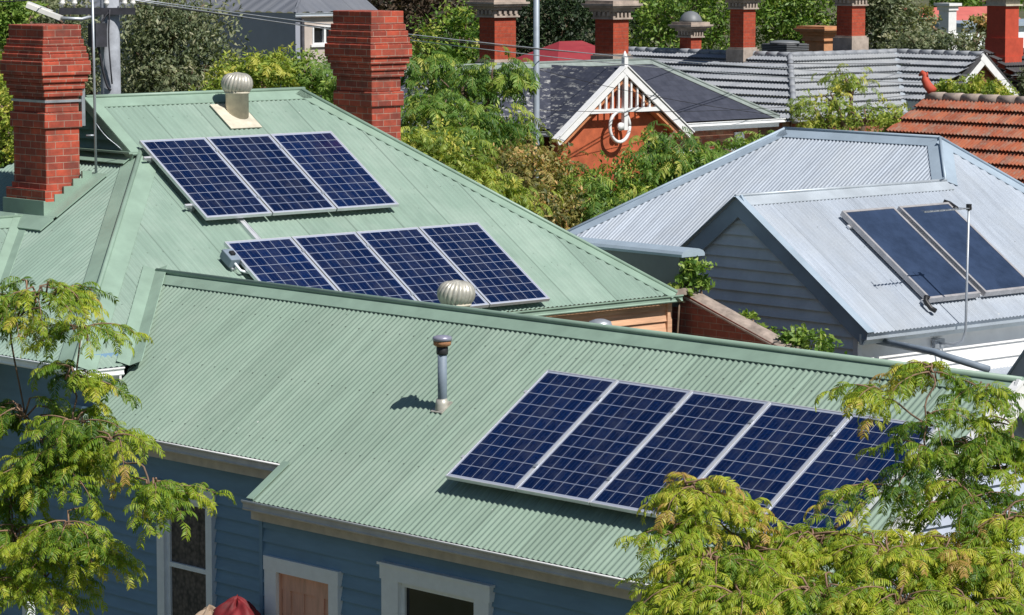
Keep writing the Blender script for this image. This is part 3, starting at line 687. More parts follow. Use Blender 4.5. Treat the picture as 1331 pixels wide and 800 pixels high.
# walls
w = MB()
holeL = (-28.66,-27.78,0.9,3.0)
boards(w, (0,20.72,0), X, -Y, (-30.6,-25.95), 0.2, 3.82, [holeL], ex=0.142)
part('wall', w, 'blue_board', house)
w = MB(); doorH = (-26.0,-25.07,0.55,2.66); winH = (-24.06,-22.87,0.9,2.84)
boards(w, (0,20.2,0), X, -Y, (-26.24,-18.52), 0.2, 3.47, [doorH, winH], ex=0.142)
part('wall', w, 'blue_board', house)
w = MB(); boards(w, (-26.24,0,0), Y, -X, (20.2,20.75), 0.2, 3.48, ex=0.142); part('wall', w, 'blue_board', house)
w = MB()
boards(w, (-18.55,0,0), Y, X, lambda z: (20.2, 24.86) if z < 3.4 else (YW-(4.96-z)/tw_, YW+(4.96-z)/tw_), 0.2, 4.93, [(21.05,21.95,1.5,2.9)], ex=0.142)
part('wall', w, 'sunlit_blue_board', house, 'sunlit gable end wall of the front wing')
w = MB(); boards(w, (-30.28,0,0), Y, X, (24.9,30.03), 0.3, 4.44, ex=0.15)
part('wall', w, 'timber', house, 'wall of bare orange timber boards under the green gutter')
w = MB()
boards(w, (-30.12,0,0), Y, X, (20.80,21.2), 0.3, 4.40, ex=0.15)
boards(w, (0,20.85,0), X, -Y, (-38.2,-30.14), 0.3, 4.44, ex=0.142)
w.box((-38.2,20.87,0.2),(-38.15,29.9,4.1)); w.box((-38.2,29.9,0.2),(-30.4,29.95,4.1)); w.box((-29.9,24.86,0.2),(-18.57,24.9,3.45))
part('wall', w, 'blue_board', house)
for lo_, hi_, mm in (((-26.265,20.165,0.2),(-26.215,20.205,3.14),'blue_board'), ((-30.30,29.96,0.3),(-30.23,30.04,4.3),'timber'), ((-18.575,20.165,0.2),(-18.5,20.21,3.1),'blue_board')):
    cb = MB(); cb.box(lo_, hi_); part('corner_board', cb, mm, house)
# gable end bargeboard of the wing
ba = MB()
for n, d, L in ((nW, dW, sW(19.86)), (nW2, dW2, 2.95)):
    p = V(-18.32+0.002*n.y,YW,ZW) - n*0.10 - d*0.06; e = p + d*(L+0.06)
    ba.obox((p+e)/2 + X*0.03, (e-p)/2, n*0.11, X*0.018)
    p2 = V(-18.30,YW,ZW) + n*0.022; e2 = p2 + d*L; ba.obox((p2+e2)/2, (e2-p2)/2, n*0.012, X*0.05)
part('bargeboard', ba, 'white', house, 'white bargeboard at the end of the front wing')

def window(parent, x0, x1, z0, z1, yw, rail=None, curtain=True, fw=0.13):
    """sash window in a wall facing -Y"""
    f = MB()
    f.box((x0-fw,yw-0.05,z0),(x0,yw+0.03,z1)); f.box((x1,yw-0.05,z0),(x1+fw*0.85,yw+0.03,z1)); f.box((x0-fw-0.02,yw-0.055,z1),(x1+fw*0.85+0.02,yw+0.03,z1+0.14))
    f.box((x0-fw-0.03,yw-0.09,z0-0.06),(x1+fw+0.03,yw+0.03,z0)); f.box((x0-fw-0.04,yw-0.075,z1+0.14),(x1+fw*0.85+0.04,yw+0.03,z1+0.165))
    wo = part('window', f, 'trim_white', parent)
    s = MB()
    s.box((x0,yw-0.0,z0),(x0+0.045,yw+0.05,z1)); s.box((x1-0.045,yw,z0),(x1,yw+0.05,z1)); s.box((x0+0.045,yw,z1-0.05),(x1-0.045,yw+0.05,z1)); s.box((x0+0.045,yw,z0),(x1-0.045,yw+0.05,z0+0.06))
    if rail: s.box((x0+0.045,yw-0.01,rail-0.025),(x1-0.045,yw+0.05,rail+0.025))
    part('sash', s, 'trim_white', wo)
    p = MB(); p.box((x0+0.045,yw+0.025,z0+0.06),(x1-0.045,yw+0.03,z1-0.05))
    part('pane', p, 'lace' if curtain else 'glass_dark', wo)
    return wo
window(house, -28.60, -27.84, 1.2, 3.0, 20.70, rail=2.26)
w2 = window(house, -24.02, -22.9, 1.2, 2.80, 20.18, curtain=False, fw=0.25)
# sunlit window in the wing's gable end
gwn = MB(); 
for y0, y1, z0, z1 in ((20.95,21.05,1.45,2.95),(21.95,22.05,1.45,2.95),(20.93,22.07,2.95,3.07),(20.93,22.07,1.38,1.45),(21.46,21.54,1.45,2.95)):
    gwn.box((-18.56,y0,z0),(-18.49,y1,z1))
gw_ = part('window', gwn, 'white', house)
p = MB(); p.box((-18.56,21.05,1.45),(-18.54,21.95,2.95)); part('pane', p, 'glass_dark', gw_)
# door
d = MB()
d.box((-26.14,20.13,0.55),(-25.95,20.22,2.62)); d.box((-25.10,20.13,0.55),(-24.95,20.22,2.62)); d.box((-26.15,20.125,2.62),(-24.94,20.22,2.765))
do = part('door', d, 'trim_white', house)
dp = MB(); dp.box((-25.93,20.21,0.55),(-25.115,20.25,2.60))
for x in (-25.85, -25.31): dp.box((x-0.07,20.195,0.55),(x+0.06,20.21,2.5))
dp.box((-25.93,20.192,2.44),(-25.115,20.21,2.60)); dp.box((-25.6,20.198,0.55),(-25.575,20.21,2.44)); dp.box((-25.95,20.17,0.55),(-25.93,20.25,2.62)); dp.box((-25.115,20.17,0.55),(-25.10,20.25,2.62)); dp.box((-25.95,20.17,2.60),(-25.10,20.25,2.62))
part('door_leaf', dp, 'door', do)
sd = MB(); sd.box((-26.15,20.05,0.45),(-24.94,20.25,0.55)); part('threshold', sd, 'render', do)

# brick chimneys on the green roof
def chimney_mb(x0, x1, y0, y1, zb, zt, layers):
    """stacked corbels; layers from the top: (height, projection)"""
    m = MB(); z = zt
    for h, o in layers:
        m.box((x0-o,y0-o,z-h+0.001),(x1+o,y1+o,z)); z -= h
    m.box((x0,y0,zb),(x1,y1,z)); return m
CH = 0.088
corb = [(2*CH,0.03),(CH,0.052),(CH,0.074),(CH,0.092),(2*CH,0.112),(CH,0.085),(CH,0.058),(CH,0.035),(2.2*CH,0.0),(2.2*CH,0.03)]
c1 = part('chimney', chimney_mb(-34.42,-33.70,22.63,23.13,4.6,7.97,corb), 'brick_red', house, 'soot darkened brick chimney with a mast strapped to it'); bevel(c1, 0.012)
bs = MB(); bs.box((-34.49,22.56,4.6),(-33.63,22.78,5.95)); bs.box((-34.42,22.60,4.6),(-33.66,23.0,6.02)); part('plinth', bs, 'brick_red', c1)
cf = MB()
y0, y1 = 22.545, 23.30; 
for k in range(5):
    ya = 22.55 + k*0.14; yb = ya + 0.14; cf.box((-33.65,ya,zB(ya)-0.05),(-33.615-0.001*k,yb,zB(yb)+0.10))
cf.box((-34.52,22.525,5.3),(-33.612,22.555,5.82))
cf.obox((-33.52,22.9,zB(22.9)+0.03), X*0.16, dB*0.48, nB*0.008); cf.obox((-34.0,22.42,zB(22.42)+0.03), X*0.64, dB*0.14, nB*0.008)
part('flashing', cf, 'green_trim', c1)
sp = MB(); 
for q in ((-34.435,22.615,-33.685,22.63),(-33.70,22.63,-33.68,23.15)): sp.box((q[0],q[1],7.02),(q[2],q[3],7.05))
sp.box((-33.70,23.15,6.72),(-33.67,23.20,7.32)); part('strap', sp, 'steel', c1)
c2 = part('chimney', chimney_mb(-34.36,-33.60,27.75,28.25,4.6,8.07,corb), 'brick_red', house, 'clean red brick chimney behind the right hip of the roof'); bevel(c2, 0.012)
bs = MB(); bs.box((-34.43,27.68,4.6),(-33.53,28.36,6.2)); part('plinth', bs, 'brick_red', c2)

# ------------------------------------------------------------------ things on the green roof
PWD, PLN = 1.002, 1.63
def make_panel():
    t = thing('photovoltaic_module', (0,0,0), None, None)
    f = MB(); fw, h = 0.014, 0.042
    f.box((0,0,-h),(PWD,fw,0)); f.box((0,-PLN,-h),(PWD,-PLN+fw,0)); f.box((0,-PLN+fw,-h),(fw,-fw,0)); f.box((PWD-fw,-PLN+fw,-h),(PWD,-fw,0))
    f = MB(); t_ = 0.012
    f.box((0,-t_,-h),(PWD,0,0)); f.box((0,-PLN,-h),(PWD,-PLN+t_,0)); f.box((0,-PLN+t_,-h),(t_,-t_,0)); f.box((PWD-t_,-PLN+t_,-h),(PWD,-t_,0))
    part('frame', f, 'alu', t)
    c = MB(); L = PLN-2*t_; W_ = PWD-2*t_
    c.add([(t_,-PLN+t_,-0.004),(PWD-t_,-PLN+t_,-0.004),(PWD-t_,-t_,-0.004),(t_,-t_,-0.004)], [(0,1,2,3)], [(0,0),(1.0,0),(1.0,1.625),(0,1.625)])
    part('cell_sheet', c, 'pv', t)
    bk = MB(); bk.box((t_,-PLN+t_,-0.016),(PWD-t_,-t_,-0.008)); part('backsheet', bk, 'backsheet', t)
    jb = MB(); jb.box((PWD/2-0.06,-0.2,-0.04),(PWD/2+0.06,-0.1,-0.016)); part('junction_box', jb, 'black', t)
    return t
panel0 = make_panel(); first = [True]
def place_panel(o, ax, dn, n, label, group):
    """o top left corner, ax along the row, dn down the slope"""
    if first[0]: t = panel0; first[0] = False
    else: t = copy_tree(panel0)
    ax, dn, n = Vector(ax).normalized(), Vector(dn).normalized(), Vector(n).normalized()
    m = Matrix((ax, -dn, n)).transposed().to_4x4(); m.translation = Vector(o)
    t.matrix_world = m; custom(t, label, 'solar panel', group, None); return t
def rail(o, ax, n, L, label, group):
    t = thing('mounting_rail', o, label, 'rail', group); ax = Vector(ax).normalized(); n = Vector(n).normalized(); o = Vector(o)
    r = MB(); r.bar(o, o+ax*L, 0.035, 0.04, n); part('rail', r, 'alu', t)
    for k in range(int(L/1.2)+1):
        f = MB(); p = o + ax*min(L-0.06, 0.12+1.2*k); f.obox(p - n*0.056, ax*0.025, ax.cross(n)*0.03, n*0.037); part('foot', f, 'steel', t)
    for k in range(1, int(L/1.0)):
        f = MB(); p = o + ax*(0.1 + (1.0137 if L > 5 else 1.022)*k - (0.011 if L > 5 else 0.015)); f.obox(p + n*0.066, ax*0.022, ax.cross(n)*0.022, n*0.006); part('clamp', f, 'steel', t)
    return t
A1, A2, A3 = V(-33.239,23.709,6.538), V(-31.460,23.669,5.400), V(-23.661,21.781,4.774)
names3 = ['left', 'middle', 'right']
for k in range(3):
    place_panel(A1 + Y*1.022*k, Y, dA, nA, 'blue solar panel with cream turbine vent above, %s one of the upper row of three' % names3[k], 'upper row of three solar panels')
for k, q in enumerate(('leftmost, beside isolator box', 'second from left, next to leftmost', 'third, behind ribbed vent', 'rightmost, nearest party wall')):
    place_panel(A2 + Y*1.022*k, Y, dA, nA, 'blue solar panel of the lower back row, ' + q, 'row of four solar panels behind the front ridge')
for k, q in enumerate(('leftmost, nearest vent pipe', 'second from left, fully in view', 'middle one, corner under leaves', 'second from right, lower end leafy', 'rightmost, overhung by tree')):
    place_panel(A3 + X*1.0137*k, X, dW, nW, 'dark blue solar panel of the front row of five, ' + q, 'front row of five solar panels')
for o, ax, dn, n, L, nm in ((A1, Y, dA, nA, 3.16, 'upper row of three panels'), (A2, Y, dA, nA, 4.2, 'lower back row of four panels'), (A3, X, dW, nW, 5.1, 'front row of five panels')):
    for s, q in ((0.3, 'upper'), (1.3, 'lower')):
        rail(o + dn*s - n*0.062 - ax*0.1, ax, n, L, '%s aluminium rail under the %s' % (q, nm), 'mounting rails under the solar panels')
ct = MB(); p, q = V(-32.02,24.29,5.60), V(-31.45,24.29,5.24)
ct.bar(p + nA*0.02, q + nA*0.02, 0.075, 0.05, nA); ct.bar(p + nA*0.05 + Y*0.02, q + nA*0.05 + Y*0.02, 0.012, 0.012, nA)
solo('cable_tray', ct, 'alu', 'grey metal cable tray joining the two back panel rows', 'cable tray', org=p)
t = thing('isolator_switch', (-31.28,23.62,5.13), 'blue grey isolator box beside the lower back panel row', 'switch box')
c = V(-31.29,23.58,5.13) + nA*0.11
b_ = MB(); b_.obox(c, dA*0.11, Y*0.075, nA*0.06); bevel(part('box', b_, 'pipe', t), 0.01)
b_ = MB(); b_.obox(c + nA*0.075, dA*0.03, Y*0.03, nA*0.015); part('switch_knob', b_, 'black', t)
b_ = MB(); b_.obox(c - nA*0.075, dA*0.13, Y*0.03, nA*0.012); part('bracket', b_, 'alu', t)
b_ = MB(); b_.tube([c + dA*0.1, c + dA*0.2 + Y*0.04 - nA*0.04, c + dA*0.26 + Y*0.16 - nA*0.05], 0.016, 8); part('conduit', b_, 'trim_white', t)

def turbine_vent(c, zneck0, label):
    """c: centre of the turning head"""
    t = thing('turbine_vent', (c[0], c[1], zneck0), label, 'roof vent', 'spinning roof vents'); x, y, z = c
    nk = MB(); nk.lathe((x,y,0), [(0.15,zneck0),(0.15,z-0.13),(0.165,z-0.125),(0.165,z-0.105)], 28); part('neck', nk, 'cream', t)
    hd = MB(); nb = 22; r0 = 0.20; vs, fs = [], []; m = 12
    for k in range(nb):
        a0 = 2*math.pi*k/nb
        o = len(vs)
        for i in range(m+1):
            s = i/m; ph = -0.95 + 2.3*s; rr = r0*max(0.16, math.cos(ph*0.92)**0.75 if math.cos(ph*0.92) > 0 else 0.16); zz = z + 0.135*math.sin(ph)/math.sin(1.3)
            tw = a0 + 0.35*s
            for dr, da in ((-0.018, -0.02), (0.008, 0.13), (0.004, 0.27), (-0.022, 0.36)):
                vs.append((x+(rr+dr)*math.cos(tw+da), y+(rr+dr)*math.sin(tw+da), zz))
        for i in range(m):
            for j in range(3): q = o+i*4+j; fs.append((q, q+1, q+5, q+4))
    hd.add(vs, fs, smooth=True); part('turbine_head', hd, 'vent', t)
    co = MB(); co.lathe((x,y,0), [(0.13,z-0.12),(0.165,z-0.04),(0.165,z+0.04),(0.10,z+0.11)], 20); part('core', co, 'black', t)
    tp = MB(); tp.lathe((x,y,0), [(0.075,z+0.125),(0.06,z+0.14),(0.015,z+0.15)], 20); part('top_cap', tp, 'vent', t)
    return t
t = turbine_vent((-33.860, 25.700, 7.163), 6.6, 'cream turbine vent with square base plate above the upper panel row')
pc = Vector((-33.800, 25.624, 6.750)); zc = zA(pc.x)
bp = MB(); bp.obox(V(pc.x,pc.y,zc) + nA*0.02, dA*0.27, Y*0.25, nA*0.006); part('base_plate', bp, 'cream', t)
turbine_vent((-26.443, 23.000, 5.220), 4.7, 'grey turbine vent half hidden behind the front ridge')
t = thing('cowl_vent', (-24.61,23.3,4.5), 'small silver cowl vent behind the front ridge by bare timber', 'roof vent')
mv = MB(); mv.lathe((-24.507, 23.300, 5.031), [(0.10,-0.5),(0.10,-0.05)], 20); part('neck', mv, 'steel', t)
mv = MB(); mv.lathe((-24.507, 23.300, 5.031), [(0.125,-0.055),(0.13,-0.02),(0.115,0.03),(0.05,0.055),(0.01,0.06)], 24); part('cap', mv, 'steel', t)
px_, py_, pz_ = -24.786, 21.371, 4.305
t = thing('vent_pipe', (px_,py_,pz_), 'blue grey plumbing vent pipe with rusty cap on the green front roof', 'vent pipe')
m_ = MB(); m_.lathe((px_,py_,pz_), [(0.047,-0.1),(0.047,0.62)], 20); part('pipe', m_, 'pipe', t)
m_ = MB(); m_.lathe((px_,py_,pz_), [(0.058,0.55),(0.06,0.565),(0.06,0.62),(0.05,0.63)], 20); part('collar', m_, 'black', t)
m_ = MB(); m_.lathe((px_,py_,pz_), [(0.06,0.63),(0.088,0.645),(0.092,0.685),(0.085,0.69)], 24); part('cap_skirt', m_, 'rust', t)
m_ = MB(); m_.lathe((px_,py_,pz_), [(0.098,0.69),(0.1,0.715),(0.09,0.732),(0.05,0.742),(0.01,0.744)], 24); part('cap', m_, 'purple', t)
m_ = MB(); m_.lathe((px_,py_,pz_), [(0.085,-0.06),(0.075,0.0),(0.066,0.05),(0.055,0.10)], 20, axis=(0,-0.12,1)); m_.obox(V(px_,py_,pz_) + nW*0.018, X*0.085, dW*0.09, nW*0.007); part('boot', m_, 'vent', t)
# mast strapped to the chimney
t = thing('antenna_mast', (-33.62,23.30,6.0), 'thin grey mast standing beside the left brick chimney', 'mast')
m_ = MB(); m_.tube([(-33.60,23.30,zB(23.30)), (-33.60,23.28,8.6)], 0.017, 8); part('pole', m_, 'steel', t)
m_ = MB(); m_.tube([(-33.60,23.30,6.6),(-33.66,23.2,6.6)], 0.012, 6); part('bracket', m_, 'steel', t)
m_ = MB(); m_.tube(curve((-33.585,23.30,6.75),(-33.35,23.52,6.42), -0.12, 8, 0.08), 0.006, 6); part('cable', m_, 'steel', t)

# parapet, party wall and creeper
t = thing('party_wall', (-31,30.45,0), 'brick party wall with sloping rendered coping and dark grey metal parapet', 'wall')
m_ = MB()
z_of = lambda x: 4.42 - (x+30.36)*0.315 if x > -31 else 4.38
m_.add([(-30.33,30.3,0),(-27.2,30.3,0),(-27.2,30.3,z_of(-27.2)-.02),(-30.33,30.3,4.40),(-30.33,30.6,0),(-27.2,30.6,0),(-27.2,30.6,z_of(-27.2)-.02),(-30.33,30.6,4.40)], [(0,1,2,3),(7,6,5,4),(0,4,5,1),(1,5,6,2),(2,6,7,3),(3,7,4,0)])
m_.box((-38.0,30.3,0),(-30.335,30.6,4.38)); part('brickwork', m_, 'brick_wall', t)
m_ = MB(); pr = [(0.155*math.cos(a), 0.075*math.sin(a)) for a in np.linspace(0, math.pi, 9)] + [(-0.155,-0.02),(0.155,-0.02)]
m_.prof(pr, (-30.38,30.45,4.38), (-27.2,30.45,z_of(-27.2)-0.03), Y, V(0.3,0,0.95)); part('coping', m_, 'render', t)
m_ = MB(); m_.box((-38.0,30.28,4.2),(-30.34,30.66,4.88)); part('parapet_cladding', m_, 'parapet', t)
m_ = MB(); pr = [(0.215*math.cos(a), 0.075*math.sin(a)) for a in np.linspace(0, math.pi, 7)] + [(-0.215,-0.035),(0.215,-0.035)]
m_.prof(pr, (-38.0,30.47,4.90), (-30.27,30.47,4.90), Y, Z); part('parapet_cap', m_, 'zinc_trim', t)
m_ = MB(); m_.obox((-30.33,30.2,4.42), X*0.14, Y*0.16, Z*0.04); part('mortar_fillet', m_, 'render', t)
def creeper(name, label, ell, n, mat='leaf_bright', size=0.05):
    t = thing(name, (ell[0][0], ell[0][1], 0), label, 'climber', 'leafy creeper on the party wall')
    tb = MB(); 
    for e in ell: tb.tube(curve((e[0]+0.1, e[1]+0.18, 0.0), e[:3], 0, 8, 0.04), 0.014, 6)
    part('stem', tb, 'bark', t)
    v, q, tn = crown_mesh(ell, n, size, 0.3, 0.0, 0.3)
    o = bpy.data.objects.new('leaves', np_mesh('leaves', v, q, tn, mat, (ell[0][0], ell[0][1], 0))); COL.objects.link(o); o.parent = t
creeper('ivy', 'bright green ivy hanging on the end of the grey parapet', [(-30.24,30.35,4.72,0.12,0.12),(-30.18,30.5,4.62,0.14,0.2),(-30.30,30.26,4.45,0.09,0.12)], 700)
creeper('ivy', 'green creeper spilling over the low end of the sloping coping', [(-29.0,30.62,4.0,0.16,0.1),(-28.6,30.6,3.9,0.2,0.14),(-28.2,30.66,3.85,0.22,0.22),(-29.3,30.6,4.1,0.1,0.1)], 900)

# red bundle by the wall
t = thing('covered_bundle', (-26.3,19.75,0.2), 'red and tan cloth bundle heaped beside the tall window', 'bundle')
def lump(c, r, seed, n=26, amp=0.16):
    m = MB(); rr = np.random.default_rng(seed); ph = rr.uniform(0, 6.28, (5, 2)); vs, fs = [], []
    for i in range(n+1):
        th = math.pi*i/n
        for k in range(n*2):
            a = math.pi*k/n; f = 1 + amp*(0.5*math.sin(3*a+ph[0,0]+2*th)+0.35*math.sin(7*a-3*th+ph[1,0])+0.3*math.sin(11*a+5*th+ph[2,0])+0.4*math.sin(4*th+ph[3,0]))
            vs.append((c[0]+r[0]*f*math.sin(th)*math.cos(a), c[1]+r[1]*f*math.sin(th)*math.sin(a), c[2]+r[2]*f*math.cos(th)))
    for i in range(n):
        for k in range(n*2):
            p = i*2*n+k; q = i*2*n+(k+1)%(2*n); fs.append((p, q, q+2*n, p+2*n))
    return m.add(vs, fs, smooth=True)
part('red_cover', lump((-26.22,19.84,1.98), (0.30,0.26,0.36), 3, amp=0.12), 'red_cloth', t)
part('tan_cover', lump((-26.50,19.70,1.88), (0.27,0.25,0.33), 5, amp=0.12), 'tan_cloth', t)
part('wrapped_base', lump((-26.34,19.78,0.95), (0.36,0.24,0.80), 8, amp=0.06), 'tan_cloth', t)
t = thing('fence_post', (-29.516, 19.500, 1.877), 'pale grey post top poking through leaves at lower left', 'post')
p = Vector((-29.515, 19.500, 1.911)); m_ = MB(); m_.box((p.x-0.05,p.y-0.05,0),(p.x+0.05,p.y+0.05,p.z-0.02)); part('post', m_, 'trim_white', t)
m_ = MB(); m_.box((p.x-0.065,p.y-0.065,p.z-0.02),(p.x+0.065,p.y+0.065,p.z+0.02)); part('post_cap', m_, 'trim_white', t)

# ------------------------------------------------------------------ grey house on the right
PG = R(34.19); tg = math.tan(PG)
gh = thing('grey_roofed_house', (-32, 37, 0), 'grey weatherboard house under pale zinc corrugated roof carrying two dark collectors', 'house')
GX, GZ, GY = -31.93, 5.42, 33.0
PX, PY, PZ = -32.77, 38.31, 5.99
nGA, dGA = V(math.sin(PG),0,math.cos(PG)), V(math.cos(PG),0,-math.sin(PG))
nGB, dGB = V(0,-math.sin(PG),math.cos(PG)), V(0,-math.cos(PG),-math.sin(PG))
nGL, dGL = V(-nGA.x,0,nGA.z), V(-dGA.x,0,dGA.z)
EX = -29.42; sG = lambda x: (x-PX)/math.cos(PG)
r_ = MB()
# the face towards +X: hip end and gable slope in one plane
sheet(r_, [(PY,0),(PY+2.3,sG(EX)),(GY,sG(EX)),(GY,sG(GX)),(PY-(GX-PX),sG(GX))], (PX,0,PZ), Y, dGA, amp=0.010)
hl = 3.35
sheet(r_, [(-36.0,0),(PX,0),(GX,(GX-PX)/math.cos(PG)),(GX-1.75,(GX-PX+1.75)/math.cos(PG)),(GX-1.75,hl/math.cos(PG)),(-36.0-hl,hl/math.cos(PG))], (0,PY,PZ), X, dGB, amp=0.010)
tL = R(36.5); nGL2, dGL2 = V(-math.sin(tL),0,math.cos(tL)), V(-math.cos(tL),0,-math.sin(tL))
sheet(r_, [(GY,0),(PY-(GX-PX),0),(36.0,1.55/math.cos(tL)),(GY,1.55/math.cos(tL))], (GX,0,GZ), Y, dGL2, amp=0.010)
sheet(r_, [(PY,0),(PY+3.3,4.0),(PY-3.3,4.0)], (-36.0,0,PZ), Y, dGL, amp=0.010)
bd = V(0, 2.3, -(EX-PX)*tg).normalized()
sheet(r_, [(-36.0,0),(PX,0),(EX,3.22),(-39.3,3.22)], (0,PY,PZ), X, bd, amp=0.010)
gr = part('roof', r_, 'zinc_roof', gh)
c_ = MB(); nGC = X.cross(bd).normalized()
if nGC.z < 0: nGC = -nGC
cap(c_, (-36.05,PY,PZ), (PX,PY,PZ), nGB, nGC, 0.2); cap(c_, (-36.0,PY,PZ), (-36.0-hl,PY-hl,PZ-hl*tg), nGB, nGL, 0.2)
cap(c_, (PX,PY,PZ), (GX,PY-(GX-PX),GZ), nGB, nGA, 0.2); cap(c_, (PX,PY,PZ), (EX,PY+2.3,PZ-(EX-PX)*tg), nGA, nGC, 0.2)
part('hip_capping', c_, 'zinc_trim', gr)
c_ = MB(); cap(c_, (GX,GY-0.02,GZ), (GX,PY-(GX-PX)+0.02,GZ), nGA, nGL2, 0.2)
part('ridge_capping', c_, 'zinc_light', gr)
c_ = MB(); cap(c_, (GX,PY-(GX-PX),GZ), (GX-1.6,PY-(GX-PX)-1.75,GZ-1.6*math.tan(tL)), nGL2, nGB, 0.15, 0.02, 0, valley=True); part('valley_flashing', c_, 'zinc_trim', gr)
b_ = MB()
for n, d, L, oy in ((nGA, dGA, sG(EX)-sG(GX), 0.03), (nGL2, dGL2, 1.9, 0.033)):
    p = V(GX,GY,GZ) - n*0.115 - d*0.07; e = p + d*(L+0.05); b_.obox((p+e)/2 + Y*oy, (e-p)/2, n*0.11, Y*0.016)
    p2 = V(GX,GY+0.02,GZ) + n*0.018; e2 = p2 + d*L; b_.obox((p2+e2)/2, (e2-p2)/2, n*0.006, Y*0.07)
part('bargeboard', b_, 'zinc_trim', gh)
w = MB()
boards(w, (0,33.12,0), X, -Y, lambda z: (max(-34.0, GX-(GZ-0.08-z)/math.tan(tL)), min(-29.78, GX+(GZ-0.08-z)/tg)), 0.3, 5.33, ex=0.158, lip=0.05)
part('wall', w, 'grey_board', gh, 'shaded grey gable wall')
w = MB(); boards(w, (-29.74,0,0), Y, X, (33.12,40.4), 0.3, 3.70, ex=0.2); part('wall', w, 'white_board', gh, 'sunlit white side wall')
cb = MB(); cb.box((-29.79,33.08,0.3),(-29.70,33.17,3.72)); part('corner_board', cb, 'white', gh)
f_ = MB(); f_.box((-29.60,33.0,3.545),(-29.575,40.6,3.69)); f_.box((-29.74,33.13,3.55),(-29.6,40.5,3.57)); part('fascia', f_, 'grey_board', gh)
g_ = MB(); g_.prof([(0,0),(0.1,0),(0.115,0.09),(0.1,0.09),(0.09,0.012),(0,0.012)], (-29.57,33.0,3.62), (-29.57,40.6,3.62), X, Z); part('gutter', g_, 'zinc_light', gh)
w = MB(); w.box((-39.0,35.1,0.2),(-34.0,35.15,3.7)); w.box((-39.05,35.1,0.2),(-39.0,40.6,3.7)); w.box((-39.0,40.4,0.2),(-29.8,40.45,3.7)); w.box((-34.05,33.2,0.2),(-34.0,35.1,3.8)); part('wall', w, 'grey_board', gh)
# lean-to with its own low roof beside the white wall
lr = MB(); sheet(lr, [(33.8,0),(40,0),(40,3.4),(33.8,3.4)], (-29.70,0,2.95), Y, V(0.985,0,-0.174)); lt = part('roof', lr, 'zinc_roof', gh, 'low lean-to roof against the white wall')
w = MB(); w.box((-26.5,33.9,0.2),(-26.45,39.9,2.3)); w.box((-29.7,33.9,0.2),(-26.5,33.95,2.35)); part('wall', w, 'white_board', gh)
dpp = MB(); a_, b_ = V(-28.5,33.44,3.47), V(-28.4,35.3,3.13)
dpp.tube([V(-29.72,33.5,3.55), V(-28.6,33.42,3.50), a_, V(-27.83,33.6,3.33)], 0.05, 10); part('downpipe', dpp, 'pipe', gh)

# a neighbour's shed gable beyond the wing ridge
t = thing('shed', (-26.6,33.4,0), 'shed with blue grey barge behind the right end of front ridge', 'shed')
p0, p1 = Vector((-26.710, 32.600, 3.371)), Vector((-26.258, 32.600, 3.950)); dr = (p1-p0).normalized()
b_ = MB(); up_ = V(-dr.z,0,dr.x); L_ = 2.2; cen = p0 + dr*L_/2 - dr*0.2
b_.obox(cen + Y*0.02 - up_*0.09, dr*L_/2, Y*0.02, up_*0.1); part('bargeboard', b_, 'zinc_light', t)
b_ = MB(); b_.obox(cen + Y*1.5 + up_*0.03, dr*L_/2, Y*1.52, up_*0.012); part('roof', b_, 'zinc_trim', t)
pk = cen + dr*L_/2; b_ = MB(); b_.slab([(p0.x+0.1,32.66,0.2),(pk.x,32.66,0.2),(pk.x,32.66,pk.z-0.15),(p0.x+0.1,32.66,p0.z-0.12)], 0.06); part('wall', b_, 'white_board', t)

# collectors
def collector(y0, ends, label):
    o = V(-31.42, y0, GZ - (-31.42-GX)*tg) + nGA*0.13; Wd, Ln = 1.10, 2.0
    t = thing('solar_collector', o, label, 'solar collector', 'solar water collectors on the zinc roof')
    f = MB(); q = lambda a, b, c: o + Y*a + dGA*b + nGA*c
    for a0, a1, b0, b1 in ((0,Wd,0,0.04),(0,Wd,Ln-0.04,Ln),(0,0.04,0.04,Ln-0.04),(Wd-0.04,Wd,0.04,Ln-0.04)):
        f.obox(q((a0+a1)/2,(b0+b1)/2,-0.04), Y*(a1-a0)/2, dGA*(b1-b0)/2, nGA*0.04)
    part('frame', f, 'collector_frame', t)
    f = MB(); f.obox(q(Wd/2,Ln/2,-0.045), Y*(Wd/2-0.04), dGA*(Ln/2-0.04), nGA*0.037); part('glass', f, 'collector', t)
    for b in (0.25, Ln-0.06): f = MB(); f.obox(q(Wd/2,b,-0.098), Y*(Wd/2+0.04), dGA*0.03, nGA*0.016); part('rail', f, 'alu', t)
    for a, s in [(0.02 if s_ < 0 else Wd-0.02, s_) for s_ in ends]:
        b = Ln-0.04 if s < 0 else 0.15; f = MB()
        f.tube([q(a,b,-0.02), q(a+s*0.06,b,0.0), q(a+s*0.10,b+0.05*s*-1,-0.03), q(a+s*0.10,b+0.18*s*-1,-0.05), q(a+s*0.04,b+0.24*-s,-0.06)], 0.034, 8)
        part('hose', f, 'black', t)
    return t
collector(34.55, (-1,), 'left dark glass water collector, black hose at its lower corner')
collector(35.76, (1,), 'right dark glass water collector behind the thin antenna mast')
